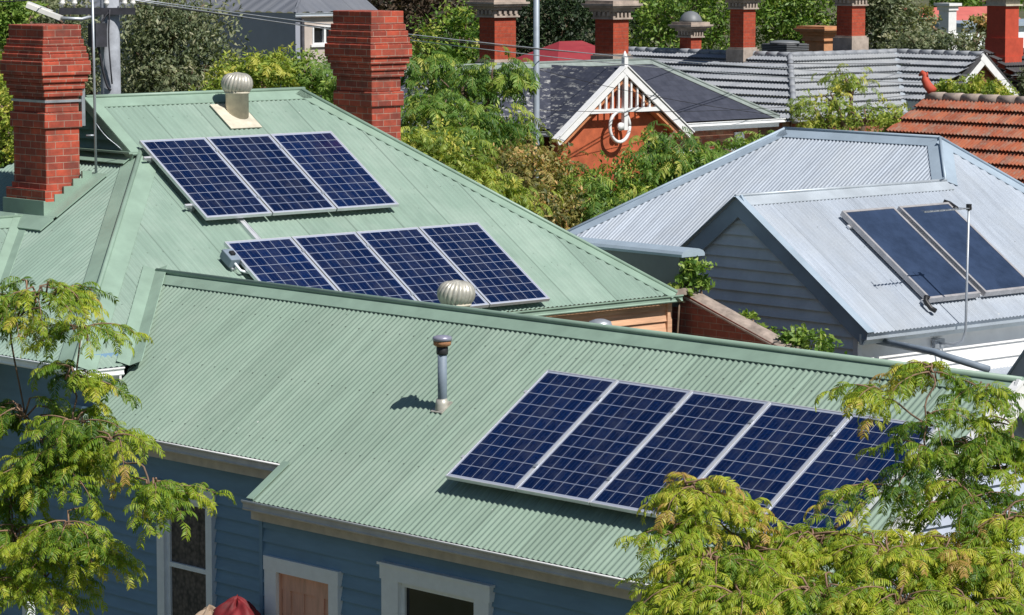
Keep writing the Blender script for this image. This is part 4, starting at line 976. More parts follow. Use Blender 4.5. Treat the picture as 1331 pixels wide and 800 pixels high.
# TV antenna with long boom
t = thing('tv_antenna', (-29.3,34.86,3.5), 'thin television antenna mast rising in front of the dark collectors', 'antenna')
mt = V(-29.30,34.86,3.5); zt = 5.38; m_ = MB()
m_.tube([(-29.66,34.72,3.42),(-29.42,34.75,3.42),(-29.33,34.83,3.47),(-29.30,34.86,3.62),(-29.30,34.89,zt)], 0.019, 8); part('mast', m_, 'steel', t)
m_ = MB(); m_.box((-29.70,34.62,3.36),(-29.64,34.82,3.48)); part('wall_bracket', m_, 'steel', t)
m_ = MB(); m_.bar((-29.30,33.95,zt-0.06), (-29.30,34.95,zt-0.06), 0.018, 0.018)
for k in range(7): y_ = 34.0 + k*0.13; m_.tube([(-29.30-0.10,y_,zt-0.05),(-29.30+0.10,y_,zt-0.05)], 0.004, 5)
part('boom', m_, 'steel', t)
m_ = MB(); m_.box((-29.325,34.86,zt-0.085),(-29.275,34.92,zt+0.0)); part('clamp', m_, 'black', t)

# ------------------------------------------------------------------ terracotta roof
t = thing('terracotta_roof_house', (-34, 42, 0), 'house with old orange terracotta tiled roof and dragon finial', 'house')
OX, OY, OZ = -38.2, 44.32, 6.25; po = R(36)
nO, dO = V(0,-math.sin(po),math.cos(po)), V(0,-math.cos(po),-math.sin(po)); LO = 3.7
m_ = MB(); sheet(m_, [(OX,0),(-26,0),(-26,LO),(OX-0.75,LO)], (0,OY,OZ), X, dO, pitch=0.08, amp=0.016, seg=6, gauge=0.35, step=0.06)
rt = part('roof', m_, 'terracotta', t)
m_ = MB(); sheet(m_, [(OX,0),(-26,0),(-26,LO),(OX,LO)], (0,OY,OZ), X, V(0,math.cos(po),-math.sin(po)), pitch=0.10, amp=0.016, seg=6, gauge=0.35, step=0.06)
part('roof', m_, 'terracotta', t)
m_ = MB()
def ridge_tiles(m, a, b, r, L=0.4):
    a, b = Vector(a), Vector(b); n = max(1, int((b-a).length/L)); d = (b-a)/n
    for k in range(n):
        m.tube([a+d*k, a+d*(k+0.98)], [r*0.92, r*1.08], 10)
ridge_tiles(m_, (OX,OY,OZ+0.0), (-26,OY,OZ+0.0), 0.09)
part('ridge_tiles', m_, 'render', rt)
m_ = MB(); p = V(OX-0.05,OY,OZ+0.1)
m_.tube([p+V(0.16,0,0), p+V(0.05,0,0.09), p+V(-0.02,0,0.2), p+V(-0.02,0,0.28), p+V(-0.08,0,0.32), p+V(-0.16,0,0.27)], [0.09,0.085,0.075,0.055,0.05,0.02], 8)
m_.tube([p+V(0.02,0,0.26), p+V(0.03,0,0.34)], [0.03,0.008], 6)
part('finial', m_, 'red_paint', t)
m_ = MB(); m_.box((-38.4,41.7,0),(-26.2,46.9,3.95)); m_.slab([(-38.25,46.9,3.9),(-38.25,41.8,3.9),(-38.12,OY,OZ-0.1)], 0.1); part('wall', m_, 'brick_wall', t)

# ------------------------------------------------------------------ far chimneys
def far_chimney(parent, c, w, d, z0, zt, body='brick_far', trim='stucco', plinth=0.5, label=None, dent=True):
    """brick shaft on a rendered plinth under a dentilled rendered cornice; c is the +X,-Y corner"""
    x1, y0 = c; x0, y1 = x1-w, y0+d
    m = MB(); m.box((x0,y0,z0),(x1,y1,zt-0.42)); ch = part('chimney', m, body, parent, label)
    m = MB(); o = 0.075
    m.box((x0-o,y0-o,z0-0.3),(x1+o,y1+o,z0+plinth)); m.box((x0-o*.5,y0-o*.5,z0+plinth),(x1+o*.5,y1+o*.5,z0+plinth+0.05)); part('plinth', m, trim, ch)
    m = MB(); z = zt
    for h, o in ((0.07,0.17),(0.05,0.24),(0.05,0.20),(0.09,0.10),(0.14,0.04),(0.04,0.07)):
        m.box((x0-o,y0-o,z-h),(x1+o,y1+o,z)); z -= h
    if dent:
        for k in range(4):
            yy = y0 + (k+0.25)*d/4; m.box((x1+0.03,yy,zt-0.36),(x1+0.10,yy+d/8,zt-0.25))
            xx = x0 + (k+0.25)*w/4; m.box((xx,y0-0.10,zt-0.36),(xx+w/8,y0-0.03,zt-0.25))
    part('cornice', m, trim, ch); return ch

# ------------------------------------------------------------------ slate house with the white gable screen
t = sh = thing('slate_roof_house', (-53, 51, 0), 'brick house under dark slate with white timber gable screen', 'house')
SXR, SZR, SXE, SZE = -54.4, 6.24, -52.45, 4.92; ps = math.atan2(SZR-SZE, SXE-SXR)
nS, dS = V(math.sin(ps),0,math.cos(ps)), V(math.cos(ps),0,-math.sin(ps)); Ls = (SXE-SXR)/math.cos(ps)
SY0, SY1 = 44.6, 53.3
m_ = MB(); m_.add([V(SXR,SY0,SZR), V(SXR,50.1,SZR), V(SXE,50.1,SZE), V(SXE,SY0,SZE)], [(0,1,2,3)], [(SY0,0),(50.1,0),(50.1,Ls),(SY0,Ls)])
m_.add([V(SXR,SY0,SZR), V(SXR,SY0-2.5,SZR), V(SXE,SY0-2.5,SZE), V(SXE,SY0,SZE)], [(0,3,2,1)], [(SY0,0),(SY0-2.5,0),(SY0-2.5,Ls),(SY0,Ls)])
sr = part('roof', m_, 'slate_white', t, 'slate roof face with pale flaking patches')
m_ = MB(); m_.add([V(SXR,50.1,SZR+.001), V(SXR,SY1,SZR), V(SXE,55.6,SZE), V(SXE,50.1,SZE)], [(0,1,2,3)], [(50.1,0),(SY1,0),(55.6,Ls),(50.1,Ls)])
m_.add([V(SXR,SY1,SZR), V(-58.5,SY1+4,SZE-1.4), V(SXE,55.6,SZE)], [(0,1,2)]); m_.add([V(SXR,42,SZR), V(SXR,SY1,SZR), V(-57.5,SY1+2.5,4.2), V(-57.5,42,4.2)], [(0,1,2,3)])
part('roof', m_, 'slate', t)
m_ = MB(); cap(m_, (SXR,42.0,SZR), (SXR,SY1,SZR), nS, V(-nS.x,0,nS.z), 0.16, 0.02, 0.03); nH = V(0.25,0.6,0.75).normalized(); cap(m_, (SXR,SY1,SZR), (SXE,55.6,SZE), nS, nH, 0.16, 0.02, 0.03)
part('ridge_capping', m_, 'ridge_grey', sr)
GPX, GPY, GPZ = -51.95, 50.12, 6.22; hw, fz_ = 1.98, 4.76
m_ = MB(); sl = math.atan2(GPZ-fz_, hw)
for s in (-1, 1):
    a, b, c, e = V(GPX,GPY,GPZ), V(GPX,GPY+s*hw,fz_), V(SXE-1.9,GPY+s*hw,fz_), V(SXR,GPY,GPZ)
    m_.add([a,b,c,e], [(0,1,2,3) if s < 0 else (3,2,1,0)], [(0,0),(0,2.4),(2.4,2.4),(2.4,0)])
part('gable_roof', m_, 'slate_white', t)
m_ = MB()
for s in (-1, 1):
    d_ = V(0, s*math.cos(sl), -math.sin(sl)); n_ = V(0, s*math.sin(sl), math.cos(sl)); L = hw/math.cos(sl)+0.12
    p = V(GPX+0.03+s*0.002,GPY,GPZ) - n_*0.05 - d_*0.06; m_.obox(p + d_*(L+.06)/2, d_*(L+.06)/2, n_*0.075, X*0.03)
    m_.obox(V(GPX-0.0,GPY,GPZ) + n_*0.05 + d_*L/2, d_*L/2, n_*0.012, X*0.09)
part('bargeboard', m_, 'white', t)
m_ = MB(); m_.box((GPX-0.04,GPY-1.28,5.24),(GPX+0.03,GPY+1.28,5.33)); m_.box((GPX-0.05,GPY-0.055,4.85),(GPX+0.05,GPY+0.055,6.45))
for k in range(-6, 7):
    if k == 0: continue
    y_ = GPY+k*0.19; zt_ = GPZ - abs(k*0.19)*math.tan(sl) - 0.16
    if zt_ > 5.33: m_.box((GPX-0.03,y_-0.025,5.33),(GPX+0.02,y_+0.025,zt_))
m_.lathe((GPX,GPY,6.45), [(0.05,0),(0.055,0.03),(0.01,0.14)], 8)
pts = [(GPX,GPY-0.15+0.30*math.cos(a),4.93+0.34*math.sin(a)) for a in np.linspace(0, 2*math.pi, 28)]
m_.tube(pts, 0.04, 8); m_.lathe((GPX-0.02,GPY-0.13,4.93), [(0.09,0),(0.09,0.06)], 12, axis=(1,0,0))
part('gable_screen', m_, 'white', t)
m_ = MB(); m_.slab([(GPX-0.25,GPY-hw+0.12,0.3),(GPX-0.25,GPY+hw-0.12,0.3),(GPX-0.25,GPY+hw-0.12,fz_+0.05),(GPX-0.25,GPY,GPZ-0.08),(GPX-0.25,GPY-hw+0.12,fz_+0.05)], 0.1); part('wall', m_, 'gable_red', t, 'terracotta painted gable wall')
m_ = MB()
for s in (-1, 1):
    d_ = V(0, s*math.cos(sl), -math.sin(sl)); n_ = V(0, s*math.sin(sl), math.cos(sl)); m_.obox(V(GPX-0.12,GPY,GPZ) - n_*0.2 + d_*1.3, d_*1.15, n_*0.05, X*0.1)
part('soffit', m_, 'orange_trim', t)
m_ = MB(); m_.box((-57,42.2,0.2),(-52.75,GPY-hw+0.1,4.75)); part('wall', m_, 'brick_pat', t)
m_ = MB(); m_.box((-57,GPY+hw-0.1,0.2),(-52.75,55.2,4.78)); part('wall', m_, 'brick_pat', t)
m_ = MB(); m_.prof(GP, (SXE,GPY+hw,SZE-0.12), (SXE,55.7,SZE-0.12), X, Z); m_.box((SXE-0.04,GPY+hw,SZE-0.22),(SXE-0.005,55.6,SZE-0.06)); part('gutter', m_, 'white', t)
m_ = MB(); m_.prof(GP, (SXE,42,SZE-0.13), (SXE,GPY-hw-.02,SZE-0.13), X, Z); part('gutter', m_, 'parapet', t)
m_ = MB(); m_.obox((-51.7,54.0,4.05), V(0.98,0,-0.2)*0.95, Y*1.7, Z*0.015); part('verandah_roof', m_, 'zinc_light', t)
m_ = MB(); m_.box((-50.8,52.3,3.72),(-50.76,55.7,3.86))
for y_ in (52.4, 54.0, 55.6): m_.box((-50.86,y_-0.05,0),(-50.78,y_+0.05,3.72))
part('verandah_frame', m_, 'white', t)
m_ = MB(); m_.box((-52.74,54.4,4.3),(-52.70,54.7,4.6)); part('wall_light', m_, 'white', t)
for c, w_, d_, zt, pl, lb in (((-58.388, 52.017, 6.397), 0.55, 0.68, 7.62, 0.28, 'pale plinthed chimney left of the steel pole'), ((-55.755, 53.408, 6.214), 0.62, 0.50, 7.60, 0.45, 'chimney directly behind the white gable finial')):
    far_chimney(t, (c[0], c[1]), w_, d_, 5.75, zt, plinth=pl+0.1, label=lb)

# ------------------------------------------------------------------ grey tiled house behind
t = th_ = thing('grey_tiled_house', (-62, 68, 0), 'large house with grey stepped tile roof and ornate brick chimneys', 'house')
TX, TY, TZ = -61.92, 66.05, 5.85; VY = 70.45; pt_ = R(28); ct_, st_ = math.cos(pt_), math.sin(pt_); LT = 3.4
kw = dict(pitch=0.12, amp=0.013, seg=6, gauge=0.37, step=0.075)
m_ = MB(); sheet(m_, [(TX-6.5,0),(TX,0),(TX+LT*ct_,LT),(TX-6.5,LT)], (0,TY,TZ), X, V(0,-ct_,-st_), **kw); tr_ = part('roof', m_, 'grey_tile', t)
m_ = MB(); sheet(m_, [(TY,0),(VY,0),(VY-LT*ct_,LT),(TY-LT*ct_,LT)], (TX,0,TZ), Y, V(ct_,0,-st_), **kw); part('roof', m_, 'sunlit_tile', t, 'sunny middle face of the grey tile roof')
m_ = MB(); WX = -58.75; sheet(m_, [(TX,0),(WX,0),(WX,2.6),(TX+2.6*ct_,2.6)], (0,VY,TZ), X, V(0,-ct_,-st_), **kw); part('roof', m_, 'grey_tile', t)
m_ = MB(); sheet(m_, [(TX,0),(WX,0),(WX,2.6),(TX,2.6)], (0,VY,TZ), X, V(0,ct_,-st_), **kw); sheet(m_, [(TX-6.5,0),(TX,0),(TX,2.6),(TX-6.5,2.6)], (0,TY+0.01,TZ), X, V(0,ct_,-st_), **kw); sheet(m_, [(TY,0),(VY,0),(VY,2),(TY,2)], (TX,0,TZ), Y, V(-ct_,0,-st_), **kw); part('roof', m_, 'dark_tile', t)
m_ = MB()
for a, b in (((TX-6.5,TY,TZ+.02),(TX,TY,TZ+.02)), ((TX,TY,TZ+.02),(TX,VY,TZ+.02)), ((TX,VY,TZ+.02),(WX,VY,TZ+.02)), ((TX,TY,TZ+.02),(TX+LT*ct_,TY-LT*ct_,TZ-LT*st_+.04))): ridge_tiles(m_, a, b, 0.085, 0.42)
part('ridge_tiles', m_, 'grey_tile', tr_)
m_ = MB(); a, b = V(TX,VY,TZ+.03), V(TX+LT*ct_,VY-LT*ct_,TZ-LT*st_+.05); m_.bar(a, b, 0.14, 0.02); part('valley_flashing', m_, 'zinc_light', tr_)
m_ = MB(); mb2 = MB()
for s in (-1, 1):
    d_ = V(0, s*math.cos(R(38)), -math.sin(R(38))); n_ = V(0, s*math.sin(R(38)), math.cos(R(38)))
    m_.obox(V(WX+0.06+s*0.002,VY,TZ) - n_*0.10 + d_*1.1, d_*1.19, n_*0.10, X*0.03); mb2.obox(V(WX-0.01,VY,TZ) + n_*0.035 + d_*1.2, d_*1.25, n_*0.035, X*0.10)
part('bargeboard', m_, 'white', t); part('verge_tiles', mb2, 'dark_tile', tr_)
m_ = MB(); m_.slab([(WX-0.1,VY-1.6,0.2),(WX-0.1,VY+1.6,0.2),(WX-0.1,VY+1.6,4.6),(WX-0.1,VY,5.7),(WX-0.1,VY-1.6,4.6)], 0.1); m_.box((-68,TY-2.9,0.2),(-59.2,TY-2.8,4.3)); m_.box((-59.15,TY-2.9,0.2),(-59.1,VY,4.3)); m_.box((-68,TY-2.9,0.2),(-67.9,TY+4,4.3)); part('wall', m_, 'brick_pat', t)
for c, w_, d_, zt, pl, lb in (((-63.327, 65.659, 5.673), 0.52, 0.48, 7.55, 0.38, 'ornate chimney standing on the near tile slope'), ((-62.144, 68.815, 5.887), 0.58, 0.55, 7.62, 0.45, 'ornate chimney on the ridge of the tile roof')):
    far_chimney(t, (c[0], c[1]), w_, d_, c[2]-0.25, zt, plinth=pl+0.2, label=lb)
c = (-65.865, 66.151, 5.679); ch = far_chimney(t, (c[0], c[1]), 0.45, 0.42, 5.2, 6.70, plinth=0.1, label='short chimney with a domed cowl')
m_ = MB(); m_.lathe((c[0]-0.22,c[1]+0.21,6.70), [(0.33,0),(0.32,0.06),(0.27,0.17),(0.18,0.26),(0.08,0.30),(0.02,0.31)], 18); part('cowl', m_, 'parapet', ch)
c = (-66.771, 72.703, 5.913); far_chimney(t, (c[0], c[1]), 0.8, 0.5, 5.4, 6.45, body='stucco_orange', trim='stucco_orange', plinth=0.1, label='low ochre rendered chimney', dent=False)
c = (-65.482, 69.624, 5.919); t = thing('roof_cooler', c, 'black slatted cooling unit on the ridge of the grey tile roof', 'cooling unit')
m_ = MB(); m_.box((c[0]-0.5,c[1]-0.45,c[2]-0.2),(c[0]+0.5,c[1]+0.45,c[2]+0.12)); bevel(part('cabinet', m_, 'dark_tile', t), 0.03)
m_ = MB()
for k in range(6): m_.box((c[0]-0.52,c[1]-0.47,c[2]-0.17+k*0.05),(c[0]+0.52,c[1]+0.47,c[2]-0.15+k*0.05))
part('louvres', m_, 'parapet', t)
m_ = MB(); m_.lathe((c[0],c[1],c[2]+0.12), [(0.6,0),(0.58,0.05),(0.3,0.08),(0.02,0.09)], 4); part('lid', m_, 'parapet', t)

# tall red painted chimney and its dark roof at the right edge
t = thing('dark_tiled_house', (-57,73,0), 'dark tiled house with tall red painted chimney at right edge', 'house')
c = (-63.099, 76.689, 5.363); x1, y0 = c[0], c[1]
m_ = MB(); m_.box((x1-0.72,y0,3.5),(x1,y0+0.62,7.3)); ch = part('chimney', m_, 'red_paint', t)
m_ = MB(); m_.box((x1-0.78,y0-0.06,3.5),(x1+0.06,y0+0.72,5.55)); m_.box((x1-0.75,y0-0.03,5.55),(x1+0.03,y0+0.82,6.1)); part('plinth', m_, 'red_paint', ch)
m_ = MB(); m_.box((x1-0.74,y0-0.02,7.1),(x1+0.02,y0+0.64,7.32)); m_.box((x1-0.80,y0-0.08,7.06),(x1+0.08,y0+0.70,7.1)); part('band', m_, 'cream', ch)
m_ = MB(); m_.box((x1-0.9,y0-0.18,7.32),(x1+0.18,y0+0.80,7.42)); m_.box((x1-1.0,y0-0.28,7.42),(x1+0.28,y0+0.9,7.52)); part('cap', m_, 'stucco_orange', ch)
m_ = MB(); rx = x1+1.5; sheet(m_, [(y0-0.3,0),(y0+7,0),(y0+7,3),(y0-0.3,3)], (rx-2.2,0,5.75), Y, V(ct_,0,-st_), **kw); sheet(m_, [(y0-0.3,0),(y0+7,0),(y0+7,3),(y0-0.3,3)], (rx-2.2,0,5.75), Y, V(-ct_,0,-st_), **kw)
part('roof', m_, 'dark_tile', t); m_ = MB(); m_.box((rx-4.5,y0,0.2),(rx+0.2,y0+6.9,4.4)); part('wall', m_, 'brick_pat', t)

# red hipped roof far behind the slate ridge
t = thing('red_roof_house', (-77,71,0), 'small house with bright red hipped iron roof behind slate ridge', 'house')
a, b = V(*(-77.235, 71.588, 5.791)), V(*(-76.758, 72.122, 5.815)); q = 2.3; zE = a.z-1.25
pts = [V(a.x,a.y,a.z), V(a.x,a.y+1.0,a.z), V(a.x+q,a.y+1.0+q,zE), V(a.x+q,a.y-q,zE), V(a.x-q,a.y-q,zE), V(a.x-q,a.y+1+q,zE)]
m_ = MB(); m_.add(pts, [(0,3,2,1),(0,4,3),(1,2,5),(0,1,5,4)]); part('roof', m_, 'red_roof', t)
m_ = MB(); m_.box((a.x-q+.2,a.y-q+.2,0.2),(a.x+q-.2,a.y+q+.8,zE)); part('wall', m_, 'brick_pat', t)
m_ = MB(); m_.box((a.x+0.9,a.y+1.0,a.z-1.0),(a.x+2.0,a.y+2.3,a.z-0.62)); part('dormer', m_, 'dark_wall', t)
# long faded red building and the white pillar
p = V(*(-86.517, 101.911, 5.953)); t = thing('long_red_building', (p.x,p.y,0), 'long low building with faded red iron roof far off', 'building')
m_ = MB(); m_.obox(V(p.x,p.y,p.z-0.15), Y*4.2, V(0.85,0,-0.5)*1.0, V(0.5,0,0.85)*0.02); part('roof', m_, 'red_roof2', t)
m_ = MB(); m_.box((p.x-2,p.y-4.1,0.2),(p.x+0.8,p.y+4.1,p.z-0.65)); part('wall', m_, 'pink_wall', t)
p = V(*(-80.093, 93.960, 5.671)); t = thing('white_chimney', (p.x,p.y,0), 'white painted chimney with stepped top, standing among grey bushes', 'chimney')
m_ = MB(); m_.box((p.x-0.24,p.y-0.2,0),(p.x+0.24,p.y+0.24,p.z+0.75)); part('shaft', m_, 'white', t)
m_ = MB(); m_.box((p.x-0.29,p.y-0.25,p.z+0.75),(p.x+0.29,p.y+0.29,p.z+0.92)); m_.box((p.x-0.38,p.y-0.34,p.z+0.92),(p.x+0.38,p.y+0.38,p.z+1.02)); m_.box((p.x-0.29,p.y-0.25,0),(p.x+0.29,p.y+0.29,p.z-0.1)); part('cap', m_, 'white', t)
p = V(*(-80.788, 97.695, 5.647)); t = thing('grey_flat_roof_house', (p.x,p.y,0), 'pale grey walled house with flat roof behind the red chimney', 'house')
m_ = MB(); m_.box((p.x-3,p.y-2,0),(p.x,p.y+6,p.z+0.1)); part('wall', m_, 'trim_white', t); m_ = MB(); m_.box((p.x-3.2,p.y-2.2,p.z+0.1),(p.x+0.2,p.y+6.2,p.z+0.25)); part('roof', m_, 'zinc_trim', t)

# charcoal building at the top left
p = V(*(-67.174, 52.908, 7.118)); t = thing('charcoal_building', (p.x,p.y,0), 'charcoal clad two storey building with pale side wall and window', 'building')
ze = p.z; m_ = MB(); m_.box((p.x-11,p.y,0),(p.x-0.003,p.y+0.2,ze)); part('wall', m_, 'dark_wall', t)
m_ = MB(); m_.box((p.x-0.2,p.y+0.2,0),(p.x,p.y+0.30,ze)); 
for lo, hi in (((p.x-0.2,p.y+0.30,0),(p.x,p.y+0.55,ze)), ((p.x-0.2,p.y+1.25,0),(p.x,p.y+2.3,ze)), ((p.x-0.2,p.y+0.55,0),(p.x,p.y+1.25,ze-0.82)), ((p.x-0.2,p.y+0.55,ze-0.32),(p.x,p.y+1.25,ze))): m_.box(lo, hi)
part('wall', m_, 'pink_wall', t, 'pale rendered side wall')
m_ = MB()
for y_, z0, y2, z1 in ((0.55,ze-0.82,0.60,ze-0.32),(1.20,ze-0.82,1.25,ze-0.32),(0.60,ze-0.37,1.20,ze-0.32),(0.60,ze-0.82,1.20,ze-0.77),(0.93,ze-0.77,1.0,ze-0.37)): m_.box((p.x-0.12,p.y+y_,z0),(p.x+0.02,p.y+y2,z1))
m_.box((p.x-0.1,p.y+0.48,ze-0.88),(p.x+0.06,p.y+1.32,ze-0.82)); wo = part('window', m_, 'white', t)
m_ = MB(); m_.box((p.x-0.1,p.y+0.6,ze-0.77),(p.x-0.06,p.y+1.2,ze-0.37)); part('pane', m_, 'glass_dark', wo)
m_ = MB(); m_.tube([(p.x+0.05,p.y+0.2,0),(p.x+0.05,p.y+0.2,ze-0.15)], 0.045, 8); part('downpipe', m_, 'dark_wood', t)
m_ = MB(); 
sheet(m_, [(p.x-11,0),(p.x-2.6,0),(p.x+0.1,3.0),(p.x-11,3.0)], (0,p.y+2.6,ze+1.5), X, V(0,-0.871,-0.49), pitch=0.45, amp=0.02, seg=10, square=True)
sheet(m_, [(p.y+2.6,0),(p.y+2.8,0),(p.y+2.8,3.0),(p.y-0.1,3.0)], (p.x-2.55,0,ze+1.5), Y, V(0.871,0,-0.49), pitch=0.45, amp=0.02, seg=10, square=True)
rr_ = part('roof', m_, 'seam_roof', t)
m_ = MB(); m_.obox((p.x-3.4,p.y+0.75,ze+0.47), X*0.42, V(0,0.871,0.49)*0.25, V(0,-0.49,0.871)*0.05); part('skylight', m_, 'green_dark', rr_)
m_ = MB(); m_.prof(GP, (p.x+0.02,p.y-0.1,ze-0.08), (p.x+0.02,p.y+2.5,ze-0.08), X, Z); part('gutter', m_, 'zinc_light', t)

# ------------------------------------------------------------------ poles and wires
p = V(-43.85,30.72,0); t = thing('utility_pole', p, 'thick grey concrete power pole with dark crossarm behind the roof', 'power pole')
m_ = MB(); m_.tube([(p.x,p.y,0),(p.x,p.y,6.2),(p.x,p.y,10.5)], [0.2,0.165,0.14], 16); part('pole', m_, 'concrete', t)
m_ = MB(); ca = V(*(-44.408, 30.160, 7.665)); cb_ = V(*(-43.598, 31.075, 7.752)); ca = V(ca.x, ca.y, 7.87); cb_ = V(cb_.x, cb_.y, 7.87)
off = V(0.15,-0.14,0); m_.bar(ca+off, cb_+off, 0.09, 0.11); part('crossarm', m_, 'dark_wood', t)
ins = MB(); INS = []
for s in (0.04, 0.2, 0.62, 0.86, 0.97):
    q_ = ca.lerp(cb_, s) + off; ins = MB(); ins.lathe((q_.x,q_.y,q_.z+0.05), [(0.015,0),(0.02,0.05),(0.045,0.07),(0.045,0.10),(0.03,0.11),(0.05,0.14),(0.035,0.18),(0.01,0.19)], 12)
    part('insulator', ins, 'porcelain', t); INS.append(q_ + V(0,0,0.2))
m_ = MB(); m_.box((p.x-0.02,p.y-0.42,7.3),(p.x+0.2,p.y-0.2,7.68)); m_.tube(curve((p.x+0.1,p.y-0.3,7.3),(p.x+0.14,p.y-0.1,6.6), -0.25, 8), 0.02, 6); m_.tube(curve((p.x+0.1,p.y-0.3,7.6),(p.x+0.2,p.y+0.1,7.9), 0.25, 8), 0.015, 6); m_.tube(curve((p.x+0.17,p.y-0.12,7.9),(p.x+0.18,p.y-0.1,6.7), 0.1, 8), 0.014, 6)
part('cable_box', m_, 'dark_wood', t)
a, b = V(*(-44.377, 29.494, 7.972)), V(*(-43.996, 29.882, 7.764)); m_ = MB(); m_.bar(a, b, 0.26, 0.07); m_.bar(a+V(0,0,.02), a.lerp(b,0.7)+V(0,0,0.02), 0.2, 0.08)
part('street_light', m_, 'porcelain', t); m_ = MB(); m_.tube([b, b + V(0.05,0.35,-0.02), V(p.x,p.y,b.z+0.1)], 0.03, 8); part('light_arm', m_, 'steel', t)
p = V(-51.02,46.63,0); t = thing('steel_pole', p, 'slim grey steel pole in front of the slate roof', 'pole')
m_ = MB(); m_.tube([(p.x,p.y,0),(p.x,p.y,4.0),(p.x,p.y,11.5)], [0.085,0.072,0.055], 12); part('pole', m_, 'steel_paint', t)
m_ = MB(); m_.lathe((p.x,p.y,0), [(0.16,0),(0.16,0.03),(0.1,0.05)], 12); part('base_plate', m_, 'steel', t)
def wire(a, b, sag, r, label, mat='black'):
    a, b = Vector(a), Vector(b); pts = [a.lerp(b, i/24) - V(0,0,1)*sag*4*(i/24)*(1-i/24) for i in range(25)]
    m = MB(); m.tube(pts, r, 5); return solo('overhead_wire', m, mat, label, 'wire', 'overhead wires', org=a)
FARX = [(-62.565, 80.223, 4.961), (-62.549, 80.209, 4.774), (-68.890, 88.307, 5.381), (-65.080, 83.442, 4.946)]
wire(INS[4], FARX[0], 0.45, 0.010, 'pale wire from right end of the crossarm, uppermost over the slate ridge', 'steel')
wire(INS[3], FARX[1], 0.55, 0.010, 'pale wire from the crossarm, second over the slate ridge', 'steel')
wire(INS[2], FARX[2], 0.75, 0.010, 'dark wire sagging across the charcoal wall to the far right')
wire(INS[0], (-30,-5,8.6), 0.25, 0.010, 'wire leaving the crossarm past the left chimney')
wire((-51.037, 46.489, 5.455), (-53.675, 66.136, 5.568), 0.35, 0.006, 'thin black service wire crossing low over the slate roof')
wire((-51.032, 46.638, 6.310), (-50.308, 53.260, 5.130), 0.1, 0.006, 'thin black service wire from the steel pole to the slate eave')

# ------------------------------------------------------------------ trees
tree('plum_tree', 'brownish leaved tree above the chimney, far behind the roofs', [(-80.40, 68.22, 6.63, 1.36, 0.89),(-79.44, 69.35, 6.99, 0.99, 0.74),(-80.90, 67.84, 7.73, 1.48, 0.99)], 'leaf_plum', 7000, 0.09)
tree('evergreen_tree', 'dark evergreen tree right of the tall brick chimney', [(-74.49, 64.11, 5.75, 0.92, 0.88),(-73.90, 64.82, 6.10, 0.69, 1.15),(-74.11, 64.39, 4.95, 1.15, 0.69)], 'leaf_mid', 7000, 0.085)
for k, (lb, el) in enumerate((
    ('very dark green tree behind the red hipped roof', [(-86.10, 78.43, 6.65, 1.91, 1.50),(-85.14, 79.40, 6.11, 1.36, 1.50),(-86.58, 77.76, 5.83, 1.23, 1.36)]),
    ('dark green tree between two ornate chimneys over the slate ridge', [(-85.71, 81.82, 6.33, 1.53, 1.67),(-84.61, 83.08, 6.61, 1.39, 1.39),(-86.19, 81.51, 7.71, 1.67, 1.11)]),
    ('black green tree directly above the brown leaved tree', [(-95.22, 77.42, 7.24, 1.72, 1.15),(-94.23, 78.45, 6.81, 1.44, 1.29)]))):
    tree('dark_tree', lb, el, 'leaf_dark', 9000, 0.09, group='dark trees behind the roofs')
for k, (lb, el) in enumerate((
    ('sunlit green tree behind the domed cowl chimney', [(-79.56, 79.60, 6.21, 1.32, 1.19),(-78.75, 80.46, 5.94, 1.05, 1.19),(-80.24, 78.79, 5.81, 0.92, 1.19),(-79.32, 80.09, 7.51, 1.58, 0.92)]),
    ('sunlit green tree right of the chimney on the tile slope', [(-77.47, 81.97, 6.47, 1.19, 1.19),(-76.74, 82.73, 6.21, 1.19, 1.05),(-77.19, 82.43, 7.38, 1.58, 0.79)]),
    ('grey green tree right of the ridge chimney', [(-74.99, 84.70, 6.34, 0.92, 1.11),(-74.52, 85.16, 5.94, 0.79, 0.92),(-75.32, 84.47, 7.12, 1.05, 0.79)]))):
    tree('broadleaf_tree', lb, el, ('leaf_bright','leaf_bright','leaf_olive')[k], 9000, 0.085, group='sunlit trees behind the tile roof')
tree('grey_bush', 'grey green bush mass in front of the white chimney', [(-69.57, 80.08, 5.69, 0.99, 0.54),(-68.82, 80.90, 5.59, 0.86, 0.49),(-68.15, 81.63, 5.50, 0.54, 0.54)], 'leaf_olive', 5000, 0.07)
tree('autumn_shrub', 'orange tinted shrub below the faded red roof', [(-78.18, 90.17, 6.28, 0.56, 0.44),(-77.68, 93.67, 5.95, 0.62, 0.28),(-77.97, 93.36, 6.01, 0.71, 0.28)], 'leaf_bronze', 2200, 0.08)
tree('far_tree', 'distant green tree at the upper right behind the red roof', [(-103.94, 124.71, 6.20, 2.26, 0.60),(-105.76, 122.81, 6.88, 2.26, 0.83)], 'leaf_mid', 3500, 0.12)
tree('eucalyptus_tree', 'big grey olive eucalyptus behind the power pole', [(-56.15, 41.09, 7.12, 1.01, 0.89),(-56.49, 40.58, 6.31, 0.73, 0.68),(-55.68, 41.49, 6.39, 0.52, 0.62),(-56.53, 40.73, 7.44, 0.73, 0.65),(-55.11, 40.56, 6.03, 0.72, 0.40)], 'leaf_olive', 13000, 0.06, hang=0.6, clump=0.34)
tree('olive_tree', 'dull grey green tree between left chimney and power pole', [(-59.83, 41.44, 6.70, 0.54, 0.85),(-58.49, 41.30, 5.90, 0.50, 0.53),(-59.88, 41.25, 5.86, 0.42, 0.51),(-62.08, 42.06, 7.33, 0.78, 0.42)], 'leaf_olive', 7000, 0.05, hang=0.3)
